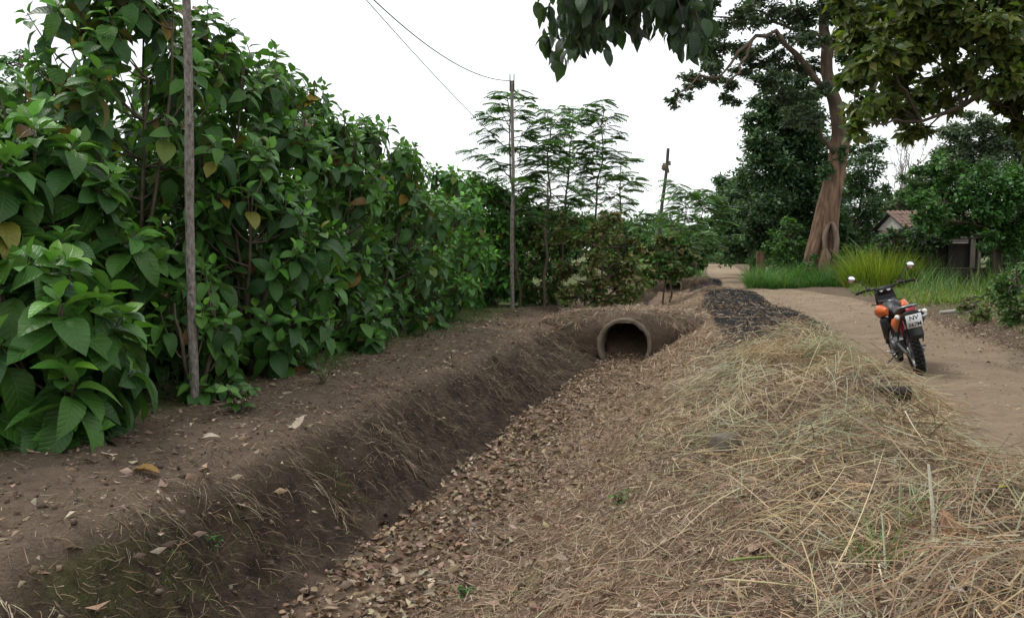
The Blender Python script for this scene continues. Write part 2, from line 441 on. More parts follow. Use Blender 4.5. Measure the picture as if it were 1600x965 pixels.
def ground_material():
    m, nt = new_mat('earth')
    tc = N_(nt, 'ShaderNodeTexCoord'); P = tc.outputs['Object']
    moss_a = attr_(nt, 'moss', 'Fac'); n1 = noise_(nt, P, .9, 6); n2 = noise_(nt, P, 6, 6, .7); n3 = noise_(nt, P, 38, 4, .7); n4 = noise_(nt, P, 2.2, 5, .65)
    road = attr_(nt, 'road', 'Fac'); burn = attr_(nt, 'burn', 'Fac'); straw = attr_(nt, 'straw', 'Fac'); wall = attr_(nt, 'wall', 'Fac'); grn = attr_(nt, 'green', 'Fac')
    def soft(mask, amp, k=3.0):
        v = math_(nt, 'ADD', mask, math_(nt, 'MULTIPLY', math_(nt, 'SUBTRACT', math_(nt, 'ADD', math_(nt, 'MULTIPLY', n4, .5), math_(nt, 'MULTIPLY', n2, .5)), .5), amp))
        return math_(nt, 'ADD', math_(nt, 'MULTIPLY', math_(nt, 'SUBTRACT', v, .5), k), .5, True)
    f2 = math_(nt, 'MULTIPLY', math_(nt, 'SUBTRACT', n2, .3), 2.2, True)
    f3 = math_(nt, 'MULTIPLY', math_(nt, 'SUBTRACT', n3, .3), 2.2, True)
    soil = mixc(nt, f2, (.085, .058, .040), (.185, .135, .095))
    soil = mixc(nt, math_(nt, 'MULTIPLY', f3, .6), soil, (.22, .17, .125))
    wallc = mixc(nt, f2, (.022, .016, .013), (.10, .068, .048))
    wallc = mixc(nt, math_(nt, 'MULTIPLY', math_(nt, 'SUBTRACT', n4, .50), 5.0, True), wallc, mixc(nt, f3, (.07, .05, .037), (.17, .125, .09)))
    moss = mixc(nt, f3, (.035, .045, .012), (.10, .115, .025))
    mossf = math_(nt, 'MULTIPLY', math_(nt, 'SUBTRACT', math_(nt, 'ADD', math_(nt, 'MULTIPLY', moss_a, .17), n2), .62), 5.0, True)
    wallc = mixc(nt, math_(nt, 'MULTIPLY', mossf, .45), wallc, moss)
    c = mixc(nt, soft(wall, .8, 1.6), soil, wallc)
    strawc = mixc(nt, f2, (.075, .05, .036), (.25, .17, .115))
    strawc = mixc(nt, math_(nt, 'MULTIPLY', f3, .7), strawc, (.32, .235, .16))
    c = mixc(nt, soft(straw, .7), c, strawc)
    roadc = mixc(nt, f2, (.205, .15, .10), (.35, .265, .18))
    roadc = mixc(nt, math_(nt, 'MULTIPLY', math_(nt, 'SUBTRACT', n1, .45), 2.4, True), roadc, (.42, .33, .235))
    roadc = mixc(nt, math_(nt, 'MULTIPLY', f3, .45), roadc, (.27, .20, .135))
    c = mixc(nt, soft(road, .6), c, roadc)
    c = mixc(nt, math_(nt, 'MULTIPLY', soft(grn, .8), .85), c, mixc(nt, f2, (.07, .085, .03), (.12, .15, .05)))
    burnc = mixc(nt, f3, (.008, .008, .009), (.035, .032, .032))
    burnc = mixc(nt, math_(nt, 'MULTIPLY', math_(nt, 'SUBTRACT', n2, .60), 6.0, True), burnc, (.20, .18, .17))
    c = mixc(nt, soft(burn, 1.1, 4.5), c, burnc)
    h = math_(nt, 'ADD', math_(nt, 'MULTIPLY', n2, 1.0), math_(nt, 'MULTIPLY', n3, .5))
    finish(nt, c, .95, h, 1.0, .09, .12)
    return m
M['earth'] = ground_material()

# ------------------------------------------------------------------ terrain: one grid, split into its surfaces
def grow(a, b, step, rate):
    r = [a]
    while r[-1] < b: r.append(r[-1] + max(step, rate * abs(r[-1])))
    return np.array(r)
sA = np.concatenate([np.arange(-60, -2, 2.0), grow(-2, 1500, .065, .0145)])
tc_ = np.arange(-5.4, 6.3, .068)
tR = grow(6.3, 900, .085, .08); tLft = -grow(5.5, 900, .085, .08)[::-1]
tA = np.concatenate([tLft, tc_, tR[1:]])
SG, TG = np.meshgrid(sA, tA, indexing='ij')
ZG = H_st(SG, TG)
XG, YG = to_xy(SG, TG)
far_r = np.hypot(SG, TG)
PITXY = ground_at(1545, 870)[:2]
def zones(S, T):
    tl, tf, tr0 = edges(S)
    L, R = road_L(S), road_R(S)
    road = sm(T, L - .35, L + .35) * (1 - sm(T, R - .5, R + .5))
    inburn = np.clip(
        sm(S, 13.2, 14.6) * (1 - sm(S, 25, 28)) * sm(T, np.interp(S, [14, 17, 26], [-.35, -.1, -.5]), np.interp(S, [14, 17, 26], [.2, .6, .2])) * (1 - sm(T, np.interp(S, [14, 17, 20, 26], [1.0, 1.8, 2.2, 2.0]), np.interp(S, [14, 17, 20, 26], [1.6, 2.3, 2.8, 2.6])))
        + sm(S, 26, 28) * (1 - sm(S, 38, 41)) * sm(T, -.6, .1) * (1 - sm(T, 1.5, 2.2))
        + sm(S, 43, 45) * (1 - sm(S, 55, 58)) * sm(T, -1.4, -.8) * (1 - sm(T, .3, .9)), 0, 1)
    burn = inburn * .95
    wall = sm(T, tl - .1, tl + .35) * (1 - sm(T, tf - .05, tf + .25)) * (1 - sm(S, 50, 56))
    ps_, pt_ = to_st(*PITXY)
    straw = (1 - .9 * np.exp(-((S - ps_) / .5) ** 2 - ((T - pt_) / .35) ** 2)) * sm(T, tf - .1, tf + .3) * (1 - sm(T, L - .3, L + .3)) * (1 - sm(S, 56, 70))
    green = np.clip((1 - sm(T, -6.0, -4.6)) * .8 + sm(T, R + .8, R + 2.5) * sm(S, 22, 30), 0, 1)
    return road, burn, straw, wall, green
MOSS = [(*to_st(*ground_at(px, py)[:2]), r) for px, py, r in ((270, 880, .45), (165, 930, .4), (520, 760, .38), (700, 660, .4), (390, 820, .3), (880, 545, .5), (90, 900, .3))]
moss = sum(np.exp(-((SG - a) / (r * 1.3)) ** 2 - ((TG - b) / r) ** 2) for a, b, r in MOSS)
ZN = (*zones(SG, TG), moss)
ns, ntt = SG.shape
idx = np.arange(ns * ntt).reshape(ns, ntt)
Fq = np.stack([idx[:-1, :-1], idx[:-1, 1:], idx[1:, 1:], idx[1:, :-1]], -1).reshape(-1, 4)[:, ::-1]
Sc = (.25 * (SG[:-1, :-1] + SG[1:, :-1] + SG[:-1, 1:] + SG[1:, 1:])).ravel()
Tc = (.25 * (TG[:-1, :-1] + TG[1:, :-1] + TG[:-1, 1:] + TG[1:, 1:])).ravel()
tl_, tf_, tr_ = edges(Sc)
jit = .25 * vn(Sc * 2.5, Tc * 2.5, 77)
cls = np.zeros(len(Sc), int)
cls[(Tc + jit > road_L(Sc)) & (Tc + jit < road_R(Sc)) & (Sc > -50) & (Sc < 300)] = 1
cls[(Tc + .3 * jit > tl_) & (Tc + jit < -.4) & (Sc < 55) & (Sc > -50)] = 2
zb = zones(Sc, Tc)[1]
cls[(zb + 1.2 * jit > .5)] = 3
VG = np.stack([XG, YG, ZG], -1).reshape(-1, 3)
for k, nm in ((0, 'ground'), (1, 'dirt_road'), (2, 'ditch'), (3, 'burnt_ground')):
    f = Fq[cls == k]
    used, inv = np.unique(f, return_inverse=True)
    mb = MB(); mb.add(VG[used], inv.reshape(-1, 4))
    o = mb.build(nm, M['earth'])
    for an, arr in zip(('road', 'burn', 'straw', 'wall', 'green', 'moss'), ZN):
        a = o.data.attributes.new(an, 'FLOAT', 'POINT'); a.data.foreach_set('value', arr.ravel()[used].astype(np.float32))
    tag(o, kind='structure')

# earth crossing over the culvert
def crossing(s0, s1, tp, zp, r, a, b, name):
    mb = MB(); na = 60
    ang = np.linspace(math.radians(205), math.radians(-25), na)
    rows = []
    ct, cz = tp + r * np.cos(ang), zp + r * np.sin(ang)
    ot, oz = tp + a * np.cos(ang), zp + b * np.sin(ang)
    oz = np.where(np.sin(ang) > 0, zp + b * np.sin(ang) ** .7 if False else zp + b * np.abs(np.sin(ang)) ** .6 * np.sign(np.sin(ang)), oz)
    for k in np.linspace(0, 1, 12): rows.append((s0 + .65 * k ** 1.3, ct + (ot - ct) * k, cz + (oz - cz) * k))
    for k in np.linspace(.1, 1, 14): rows.append((s0 + .65 + (s1 - s0 - 1.3) * k, ot, oz))
    for k in np.linspace(.1, 1, 8): rows.append((s1 - .65 + .65 * k, ot + (ct - ot) * k, oz + (cz - oz) * k))
    S_ = np.repeat(np.array([q[0] for q in rows])[:, None], na, 1); T_ = np.array([q[1] for q in rows]); Z_ = np.array([q[2] for q in rows])
    w = np.ones(len(rows)); w[0] = w[-1] = .1
    nz = fbm(T_ * 2.3 + S_, Z_ * 2.3 + S_ * 1.7, 91, 4) * w[:, None]
    Z_ = Z_ + .14 * nz * np.minimum(1, np.arange(len(rows)) / 5)[:, None]; S_ = S_ + .10 * fbm(T_ * 3 + 9, Z_ * 3, 95, 3) * w[:, None]
    X_, Y_ = to_xy(S_, T_)
    i = np.arange(len(rows) - 1)[:, None] * na; j = np.arange(na - 1)[None]
    F = np.stack([i + j, i + j + 1, i + na + j + 1, i + na + j], -1).reshape(-1, 4)[:, ::-1]
    mb.add(np.stack([X_, Y_, Z_], -1).reshape(-1, 3), F)
    o = mb.build(name, M['earth'])
    for an, v in (('road', 0), ('burn', 0), ('straw', .42), ('wall', .45), ('green', 0)):
        a_ = o.data.attributes.new(an, 'FLOAT', 'POINT'); a_.data.foreach_set('value', np.full(mb.n, v, np.float32))
    XF.append(np.stack([X_, Y_, Z_], -1)[5:18].reshape(-1, 3))
    return tag(o, kind='structure')
XF = []
def pipe(s0, s1, tp, zp, r, label):
    x0, y0 = to_xy(s0, tp); L = s1 - s0
    ax = np.array([SU, CU, 0])
    prof = [(0, r - .085), (0.0, r - .012), (.015, r), (L - .015, r), (L, r - .012), (L, r - .085)]
    mb = MB(); mb.lathe(prof, (x0, y0, zp), ax, 48, closed=True)
    V = mb.V[0]; V += .008 * rng.normal(0, 1, V.shape); chip = .06 * np.clip(fbm(np.arctan2(V[:, 2] - zp, V[:, 0] - x0) * 3, V[:, 2] * 0 + r, 131, 3), 0, 1); V[:, :2] += np.where(((V[:, 0] - x0) * SU + (V[:, 1] - y0) * CU < .1), chip, 0)[:, None] * ax[:2]
    o = mb.build('culvert_pipe', M['concrete'], origin=(x0, y0, zp - r))
    return tag(o, label, 'pipe')
crossing(PIPE_S + .06, 23.2, PIPE_T, PIPE_Z, PIPE_R - .02, 2.35, .74, 'earth_crossing')
pipe(PIPE_S - .05, 23.3, PIPE_T, PIPE_Z, PIPE_R, 'wide concrete culvert pipe, half silted, opening at the end of the leafy ditch floor')
crossing(49.6, 52.5, -2.0, -.28, .48, 2.0, .55, 'earth_crossing')
pipe(49.4, 52.6, -2.0, -.28, .5, 'small dark culvert pipe far along the ditch beside the burnt ground')

CROSS = [(PIPE_S + .06, 23.2, PIPE_T, PIPE_Z, 2.35, .74)]
def HL(x, y):
    z = H(x, y); s, t = to_st(np.asarray(x, float), np.asarray(y, float))
    for s0, s1, tp, zp, a, b in CROSS:
        c = np.clip((t - tp) / a, -1, 1); zz = zp + b * np.sqrt(1 - c * c) ** .6
        z = np.where((s > s0 + .45) & (s < s1 - .5) & (np.abs(t - tp) < a), np.maximum(z, zz), z)
    return z
# ------------------------------------------------------------------ broad-leaved shrubs
LT_near = [leaf_template(2, 6, .58, .28, a, .055, p, tw, .5) for a, p, tw in ((.3, .42, .2), (.5, .45, -.25), (.75, .4, .15), (.18, .45, -.1), (.6, .5, .4))]
LT_far = [leaf_template(1, 3, .58, .25, a, 0, .42, tw, .5) for a, tw in ((.25, .1), (.5, -.2), (.75, .1))]
LEAF_ME = []
for k, T in enumerate(LT_near):
    mb = MB(); mb.add(*T[:2], (1, 1, 1), T[2]); me = mb.mesh('leaf'); me.materials.append(M['leaf']); LEAF_ME.append(me)
YOUNG = np.array([[.11, .32, .022], [.085, .27, .020], [.17, .37, .028]])
MATURE = np.array([[.028, .092, .015], [.042, .125, .020], [.060, .155, .024], [.022, .070, .016]])
YELLOW = np.array([[.30, .19, .025], [.20, .19, .03], [.12, .17, .025], [.17, .09, .03]])

def leaf_objects(parent, base, P, R, S, tint, meshes, tidx):
    for k in range(len(P)):
        o = bpy.data.objects.new('leaf', meshes[tidx[k]])
        o.parent = parent
        o.location = tuple(P[k] - base)
        o.rotation_mode = 'QUATERNION'
        o.rotation_quaternion = Matrix(R[k].tolist()).to_quaternion()
        o.scale = (S[k],) * 3
        o.color = (*[max(0.0, float(c)) for c in tint[k]], 1)
        COL.objects.link(o)

def shrub(px, Y, h, r, label, group='broad-leaved shrubs above the ditch', tips=66, leafsize=.33, nobj=250, near=True, base=None, zlow=.35, yellow=.03, bright=1.0):
    if base is None:
        p = at(px, 400, Y); base = np.array([p[0], Y, 0]);
    base = np.array([base[0], base[1], float(H(base[0], base[1]))])
    root = thing('broad_leaf_shrub', label, 'shrub', base, group)
    # main stems
    ns_ = 5; stem = MB(); mains = []
    for k in range(ns_):
        a = k / ns_ * 6.283 + rng.uniform(-.5, .5); rr = r * rng.uniform(.25, .6); hh = h * rng.uniform(.7, .95)
        q = np.linspace(0, 1, 9)
        path = np.stack([np.cos(a) * rr * q ** .8 + .05 * rng.normal(0, 1, 9).cumsum() * .5, np.sin(a) * rr * q ** .8 + .05 * rng.normal(0, 1, 9).cumsum() * .5, q * hh - .1], -1)
        path[0, :2] = np.array([math.cos(a), math.sin(a)]) * .07
        mains.append(path); stem.tube(path, np.linspace(.034, .012, 9), 6)
    AP = np.concatenate(mains)
    Pl, Ll, Nl, Sl, Tl = [], [], [], [], []
    for k in range(tips):
        zf = rng.uniform(0, 1) ** 1.0
        z = zlow * .6 + (h - zlow * .6) * zf
        prof = np.interp(zf, [0, .25, .6, .85, 1], [.8, 1, .95, .7, .3])
        a = rng.uniform(0, 6.283); rad = r * prof * rng.uniform(.15, 1) ** .45
        tip = np.array([math.cos(a) * rad, math.sin(a) * rad, z])
        d2 = np.hypot(*(AP[:, :2] - tip[:2]).T) + 1.2 * np.abs(AP[:, 2] - (z - .55))
        st_ = AP[np.argmin(d2)]
        q = np.linspace(0, 1, 5)[:, None]
        path = st_ * (1 - q) + tip * q; path[:, 2] -= .12 * np.sin(q[:, 0] * 3.14)
        stem.tube(path, np.linspace(.014, .006, 5), 4, cap=False)
        out = np.array([math.cos(a), math.sin(a), 0])
        d = unit(out * rng.uniform(.25, .8) + np.array([0, 0, 1.0]) + .25 * rng.normal(0, 1, 3))
        nl = rng.integers(9, 13)
        e1 = unit(np.cross(d, [.3, .1, .9])); e2 = np.cross(d, e1)
        ph0 = rng.uniform(0, 6.28)
        for j in range(nl):
            f = j / nl
            az = ph0 + j * 2.4
            pol = math.radians(22 + 95 * f ** .8 + rng.normal(0, 9))
            lat = e1 * math.cos(az) + e2 * math.sin(az)
            ld = unit(d * math.cos(pol) + lat * math.sin(pol) + np.array([0, 0, -.35 * f - .05]))
            nn = unit(d * math.sin(pol) - lat * math.cos(pol) + np.array([0, 0, .35]) + .22 * rng.normal(0, 1, 3))
            Pl.append(tip - d * (.36 * f) + .02 * lat); Ll.append(ld); Nl.append(nn)
            Sl.append(leafsize * (.50 + .62 * min(1, f * 1.8)) * rng.uniform(.78, 1.15))
            if rng.uniform() < yellow * (2.2 if f > .6 else .2): c = YELLOW[rng.integers(4)]
            else:
                m_ = MATURE[rng.integers(4)]; y_ = YOUNG[rng.integers(3)]
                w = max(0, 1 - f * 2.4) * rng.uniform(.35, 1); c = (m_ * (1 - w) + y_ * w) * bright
            Tl.append(c * rng.uniform(.8, 1.2))
    stem.build('stems', M['stem'], root)
    P = np.array(Pl) + base; S = np.array(Sl); T = np.array(Tl); R = frames(np.array(Ll), np.array(Nl))
    P[:, 2] = np.maximum(P[:, 2], H(P[:, 0], P[:, 1]) + .12)
    dist = np.linalg.norm(P - np.array([0, 0, CAMZ]), axis=1) - .6 * (S / leafsize)
    order = np.argsort(dist)
    k = min(nobj, len(P))
    a_, b_ = order[:k], order[k:]
    if k: leaf_objects(root, base, P[a_], R[a_], S[a_], T[a_], LEAF_ME, rng.integers(0, len(LEAF_ME), k))
    if len(b_):
        mb = MB(); TT = LT_near if near and False else LT_far
        w = rng.integers(0, len(TT), len(b_))
        for q in range(len(TT)):
            m_ = b_[w == q]
            if len(m_): scatter(mb, TT[q], P[m_] - base, R[m_], S[m_], T[m_])
        fo = mb.build('foliage', M['leaf'], root); tag(fo, kind='stuff')
    return root

pole_lab = 'small broad-leaved shrub growing around the foot of the near wooden pole'
row_label = 'tall broad-leaved green shrub in the dense row above the ditch bank'
back_label = 'broad-leaved green shrub in the back row behind the ditch-side shrubs'
shrub(75, 7.6, 1.55, .8, 'low big-leaved shrub drooping over the bare bank, before the tall row', tips=37, leafsize=0.423, nobj=300, zlow=.25)
shrub(-150, 7.8, 3.0, 1.2, 'big-leaved shrub beside the low drooping one, at the end of the row', tips=82, leafsize=0.386, nobj=280)
shrub(60, 9.3, 3.0, 1.15, 'broad-leaved shrub with large glossy leaves between the low shrub and the tallest one', tips=90, leafsize=0.386, nobj=300)
shrub(190, 11.0, 5.15, 1.35, 'tallest broad-leaved shrub with some yellow leaves, behind the near wooden pole', tips=125, leafsize=0.318, nobj=300, yellow=.09)
shrub(318, 12.3, 4.95, 1.1, 'tall narrow broad-leaved shrub rising directly behind the near wooden pole', tips=80, leafsize=.30, nobj=280, yellow=.05)
shrub(395, 11.6, 3.0, 1.1, 'broad-leaved shrub with leaves down to the ground just past the near wooden pole', tips=100, leafsize=0.301, nobj=300)
shrub(300, 9.75, 1.5, .55, pole_lab, tips=25, leafsize=0.224, nobj=220, zlow=.2, yellow=.06)
shrub(395, 13.4, 4.75, 1.4, 'tall broad-leaved shrub with yellowing leaves rising just past the near wooden pole', tips=110, leafsize=0.301, nobj=300, yellow=.05)
shrub(452, 15.2, 4.95, 1.3, 'tall broad-leaved shrub whose crown marks the drop in the row past the near pole', tips=100, leafsize=0.292, nobj=250)
shrub(510, 14.6, 3.9, 1.2, row_label, tips=95, leafsize=0.284, nobj=250)
shrub(575, 17.0, 4.15, 1.35, row_label, tips=105, leafsize=0.284, nobj=220)
shrub(622, 18.6, 3.95, 1.3, row_label, tips=105, leafsize=0.275, nobj=200)
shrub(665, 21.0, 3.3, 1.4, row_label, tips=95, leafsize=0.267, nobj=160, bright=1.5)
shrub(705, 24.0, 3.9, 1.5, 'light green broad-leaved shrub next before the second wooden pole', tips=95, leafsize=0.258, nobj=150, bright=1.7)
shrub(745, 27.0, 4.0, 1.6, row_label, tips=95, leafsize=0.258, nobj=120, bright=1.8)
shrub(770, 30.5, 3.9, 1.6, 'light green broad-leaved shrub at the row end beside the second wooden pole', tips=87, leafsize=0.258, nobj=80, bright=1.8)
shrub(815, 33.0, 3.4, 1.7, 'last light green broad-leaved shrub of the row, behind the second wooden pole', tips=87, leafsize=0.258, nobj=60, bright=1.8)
for px, Y, h in ((-60, 10.8, 3.9), (20, 12.2, 4.0), (110, 13.5, 4.3), (250, 14.5, 4.5), (310, 16.5, 4.5), (440, 18, 4.2), (530, 20.5, 4.0), (600, 23, 3.9), (640, 27, 3.9), (690, 31, 4.0), (-200, 11.5, 3.6)):
    shrub(px, Y, h, 1.5, back_label, 'back row of broad-leaved shrubs', tips=80, leafsize=.34, nobj=0, near=False, bright=1.1)

# ------------------------------------------------------------------ generic trees
TL_oval = leaf_template(1, 2, .5, .3, .25, 0, .45, 0, .5)
TL_card = (np.array([[0, 0, 0], [.26, .45, .06], [0, 1, -.1], [-.26, .45, .06]]), np.array([[0, 1, 2, 3]]), np.array([[0, 0, 0], [1, .45, 0], [0, 1, 0], [-1, .45, 0]], float))
DENS = 2.6
def curve(a, b, n=8, sag=.0, wob=.0):
    q = np.linspace(0, 1, n)[:, None]
    P = np.asarray(a) * (1 - q) + np.asarray(b) * q
    P[:, 2] += sag * np.sin(q[:, 0] * 3.1416)
    if wob:
        w = rng.normal(0, wob, (n, 3)); w[0] = w[-1] = 0
        P = P + w
    return P
def crown_leaves(mb, clusters, T, size, dens, cols, sub=12, flat=.75, droop=.3, p=None, spread=.33):
    for c, r in clusters:
        n = int(dens * r * r)
        if n < 4: n = 4
        sub_ = max(3, int(sub * min(2.0, max(.4, r / 1.6))))
        d = unit(rng.normal(0, 1, (sub_, 3))) * (rng.uniform(.15, 1, (sub_, 1)) ** .5) * .82
        d[:, 2] *= flat
        sc = np.asarray(c) + d * r
        shade = rng.uniform(.75, 1.25, sub_)
        w = rng.integers(0, sub_, n)
        off = rng.normal(0, 1, (n, 3)) * np.array([1, 1, .7]) * r * spread * .62
        P = sc[w] + off
        out = unit(P - np.asarray(c))
        nrm = unit(out * .5 + np.array([0, 0, .9]) + .55 * rng.normal(0, 1, (n, 3)))
        ld = rng.normal(0, 1, (n, 3)); ld[:, 2] = ld[:, 2] * .5 - droop; ld += out * .6
        tint = pick(cols, n, .2, p) * shade[w][:, None]
        scatter(mb, T, P, frames(ld, nrm), size * rng.uniform(.65, 1.3, n), tint)
def tree(name, label, cat, base, trunk, radii, clusters, T=TL_card, size=.2, dens=260, cols=MATURE, bark='darkbark', group=None, sub=12, limbs=True, sides=8, droop=.3, flat=.75, limb_r=.35, mat='tree_leaf', spread=.33, wob=.06):
    base = np.asarray(base, float)
    root = thing(name, label, cat, base, group)
    mb = MB(); trunk = np.asarray(trunk, float)
    mb.tube(trunk - base, radii, sides, lump=.03)
    if limbs:
        tops = trunk[len(trunk) // 3:]
        for c, r in clusters:
            c = np.asarray(c, float)
            cost = np.linalg.norm(tops - c, axis=1) + 1.0 * np.maximum(0, tops[:, 2] - c[2] + .3 * r)
            k = int(np.argmin(cost)); a = tops[k]
            rr = np.interp(len(trunk) // 3 + k, np.arange(len(trunk)), radii) * limb_r
            L = np.linalg.norm(c - a)
            P = curve(a, c, 8, .06 * L, wob * L ** .5 * .6)
            mb.tube(P - base, np.linspace(max(rr, .03), .02, 8), 5, cap=False)
            for q in range(3):
                e = c + unit(rng.normal(0, 1, 3)) * r * .8
                mb.tube(curve(P[5], e, 5, .05, .05) - base, np.linspace(.025, .008, 5) * max(1, r), 4, cap=False)
    mb.build('trunk', M[bark], root)
    cb = MB(); crown_leaves(cb, clusters, T, size * 1.2, dens * DENS, cols, sub, flat, droop, None, spread)
    cb.V = [v - base for v in cb.V]
    cr = cb.build('crown', M[mat], root)
    return root
def gpt(px, Y, z=None):
    p = at(px, 400, Y); return np.array([p[0], Y, float(H(p[0], Y)) if z is None else z])
def CL(lst, Y, dy=1.0):
    return [(at(px, py, Y + rng.uniform(-dy, dy)), r * Y / FPX) for px, py, r in lst]

DARKG = np.array([2.0, 1.75, 1.95]) * np.array([[.022, .055, .020], [.032, .070, .024], [.042, .085, .028], [.024, .050, .024]])
GREYG = 1.2 * np.array([[.045, .07, .04], [.06, .085, .05], [.038, .055, .038], [.08, .10, .055]])
MIDG = np.array([[.045, .125, .025], [.06, .155, .03], [.075, .17, .035], [.035, .095, .025]])
BRITG = np.array([[.08, .19, .035], [.10, .22, .04], [.07, .16, .035]])
YELG = np.array([[.08, .12, .016], [.12, .16, .02], [.05, .085, .014], [.16, .17, .03]])
OLIVE = 1.35 * np.array([[.09, .13, .035], [.14, .14, .05], [.07, .12, .03], [.20, .15, .07], [.15, .10, .05], [.10, .17, .04]])

# the big leaning tree
YB = 46.0
bb = gpt(1276, YB)
def big_tree():
    root = thing('big_tree', 'big old tree with a hollowed leaning brown trunk beyond the road', 'tree', bb)
    path = np.array([at(1278, 452, YB), at(1279, 425, YB), at(1282, 395, YB), at(1287, 360, YB), at(1294, 320, YB), at(1302, 280, YB), at(1309, 245, YB), at(1313, 215, YB)])
    rad = np.array([34, 28, 23, 19.5, 16.5, 14.5, 13.5, 13.5]) * YB / FPX
    q = np.linspace(0, 7, 72); path = np.stack([np.interp(q, range(8), path[:, k]) for k in range(3)], -1); rad = np.interp(q, range(8), rad)
    sides = 80; ang = np.arange(sides) / sides * 2 * np.pi
    V = np.zeros((72, sides, 3))
    for i in range(72):
        f = i / 71
        flare = max(0, 1 - f * 2.6)
        lob = 1 + (.10 + .22 * flare) * np.cos(5 * ang + 1.2 + f * 1.5) * (.5 + .5 * np.cos(2 * ang + .7)) + .05 * fbm(ang * 2.2, np.full(sides, f * 9), 61, 3)
        # hollow scar on the camera side
        da = np.angle(np.exp(1j * (ang - (-math.pi / 2 + .35))))
        wv = .12 * math.sin(f * 23); scar = 1.75 * np.exp(-((da - wv) / .26) ** 4) * math.exp(-((f - .36) / .09) ** 4) + 1.0 * np.exp(-((da + .78 - wv) / .14) ** 2) * math.exp(-((f - .24) / .20) ** 4) + .5 * np.exp(-((da - .25 - wv) / .1) ** 2) * math.exp(-((f - .14) / .14) ** 4)
        rim = np.exp(-((np.abs(da) - .42) / .16) ** 2) * math.exp(-((f - .30) / .17) ** 2)
        rr = rad[i] * lob * (1 - .5 * np.clip(scar, 0, 1.75) + .12 * rim + .035 * np.cos(ang * 19 + 3 * math.sin(f * 8)) + .03 * fbm(ang * 9, np.full(sides, f * 14), 62, 3))
        V[i] = path[i] + np.stack([rr * np.cos(ang), rr * np.sin(ang) * .95, 0 * ang], -1)
    mb = MB(); i = np.arange(71)[:, None] * sides; j = np.arange(sides)[None]; k = (j + 1) % sides
    mb.add((V - bb).reshape(-1, 3), np.stack([i + j, i + k, i + sides + k, i + sides + j], -1).reshape(-1, 4))
    mb.build('trunk', M['bark'], root)
    rimb = MB()
    for sg in (-1, 1):
        P = np.array([at(1291 + sg * w_ + .03 * (390 - y_), y_, YB) for y_, w_ in ((408, 3), (398, 6), (386, 8.5), (374, 9), (362, 7.5), (352, 4), (347, 1))]); P[:, 1] -= np.interp(P[:, 2], [1, 4], [.62, .52])
        rimb.tube(P - bb, [.09, .13, .15, .16, .15, .12, .07], 8, lump=.12)
    P = np.array([at(1286, 428, YB), at(1284, 412, YB), at(1287, 400, YB), at(1283, 388, YB)]); P[:, 1] -= .72; rimb.tube(P - bb, [.12, .16, .14, .06], 8, lump=.12)
    rimb.build('hollow_rim', M['deadwood'], root)
    mb = MB()
    def limb(pts, r0, r1, n=10, dep=0):
        P = np.array([at(px, py, YB + d) for px, py, d in pts]); q = np.linspace(0, len(P) - 1, n)
        P = np.stack([np.interp(q, range(len(P)), P[:, k]) for k in range(3)], -1)
        P[1:-1] += rng.normal(0, .08, (n - 2, 3))
        mb.tube(P - bb, np.linspace(r0, r1, n), 8, lump=.04)
        return P
    limb([(1312, 222, 0), (1308, 180, 0), (1295, 130, 0), (1290, 80, 0), (1286, 30, 0), (1290, -40, 0), (1300, -120, .5)], .42, .16, 14)
    limb([(1316, 222, 0), (1335, 190, .6), (1360, 150, 1.2), (1385, 90, 2), (1400, 0, 2.5)], .30, .10, 10)
    limb([(1298, 150, 0), (1270, 118, -.6), (1240, 75, -1.2), (1205, 48, -1.5), (1170, 66, -2), (1145, 96, -2.2), (1125, 120, -2.5), (1075, 122, -2.8)], .17, .03, 16)
    limb([(1288, 60, 0), (1265, 45, .6), (1230, 48, 1), (1190, 25, 1.4), (1130, 28, 1.8), (1095, 20, 2)], .11, .03, 12)
    limb([(1312, 250, 0), (1290, 225, -.5), (1278, 205, -.8), (1262, 190, -1)], .14, .05, 7)
    limb([(1290, 95, 0), (1310, 70, 1), (1345, 40, 1.5)], .12, .04, 7)
    limb([(1175, 62, -2), (1165, 90, -2.5), (1140, 122, -2.8), (1130, 140, -2.8)], .09, .03, 8)
    limb([(1130, 120, -2.6), (1090, 120, -3), (1065, 145, -3), (1055, 165, -3)], .06, .02, 8)
    mb.build('limbs', M['limb'], root)
    spec = [(1200, 100, 24), (1190, 130, 22), (1165, 110, 22), (1120, 100, 20), (1085, 130, 16), (1100, 75, 22), (1070, 60, 18), (1140, 130, 18), (1170, 85, 20), (1262, 192, 16), (1225, 145, 26), (1270, 70, 24), (1300, 60, 20), (1150, 70, 18), (1240, 180, 26), (1270, 185, 24), (1052, 160, 13), (1066, 148, 13), (1078, 120, 14), (1095, 128, 14), (1112, 100, 18), (1128, 78, 18), (1136, 150, 15), (1148, 162, 10), (1120, 122, 12), (1110, 55, 22), (1140, 45, 26), (1100, 15, 26), (1060, 5, 20),
            (1165, 25, 30), (1195, 15, 32), (1185, 85, 20), (1205, 62, 20), (1230, 95, 26), (1215, 120, 22), (1245, 60, 24), (1238, 20, 34), (1262, 110, 24), (1265, 30, 24), (1300, 10, 30), (1322, 40, 26), (1330, 90, 22), (1318, 120, 18), (1280, 140, 18), (1255, 150, 20),
            (1350, 10, 34), (1390, 60, 30), (1400, 10, 40), (1170, -30, 40), (1240, -40, 45), (1310, -50, 45), (1100, -30, 36), (1380, -60, 48), (1300, -120, 48), (1220, -100, 44), (1440, -20, 40)]
    cb = MB(); crown_leaves(cb, CL(spec, YB, 2.5), TL_card, .24, 900, GREYG, 14, .7, .2)
    cb.V = [v - bb for v in cb.V]; cb.build('crown', M['tree_leaf'], root)
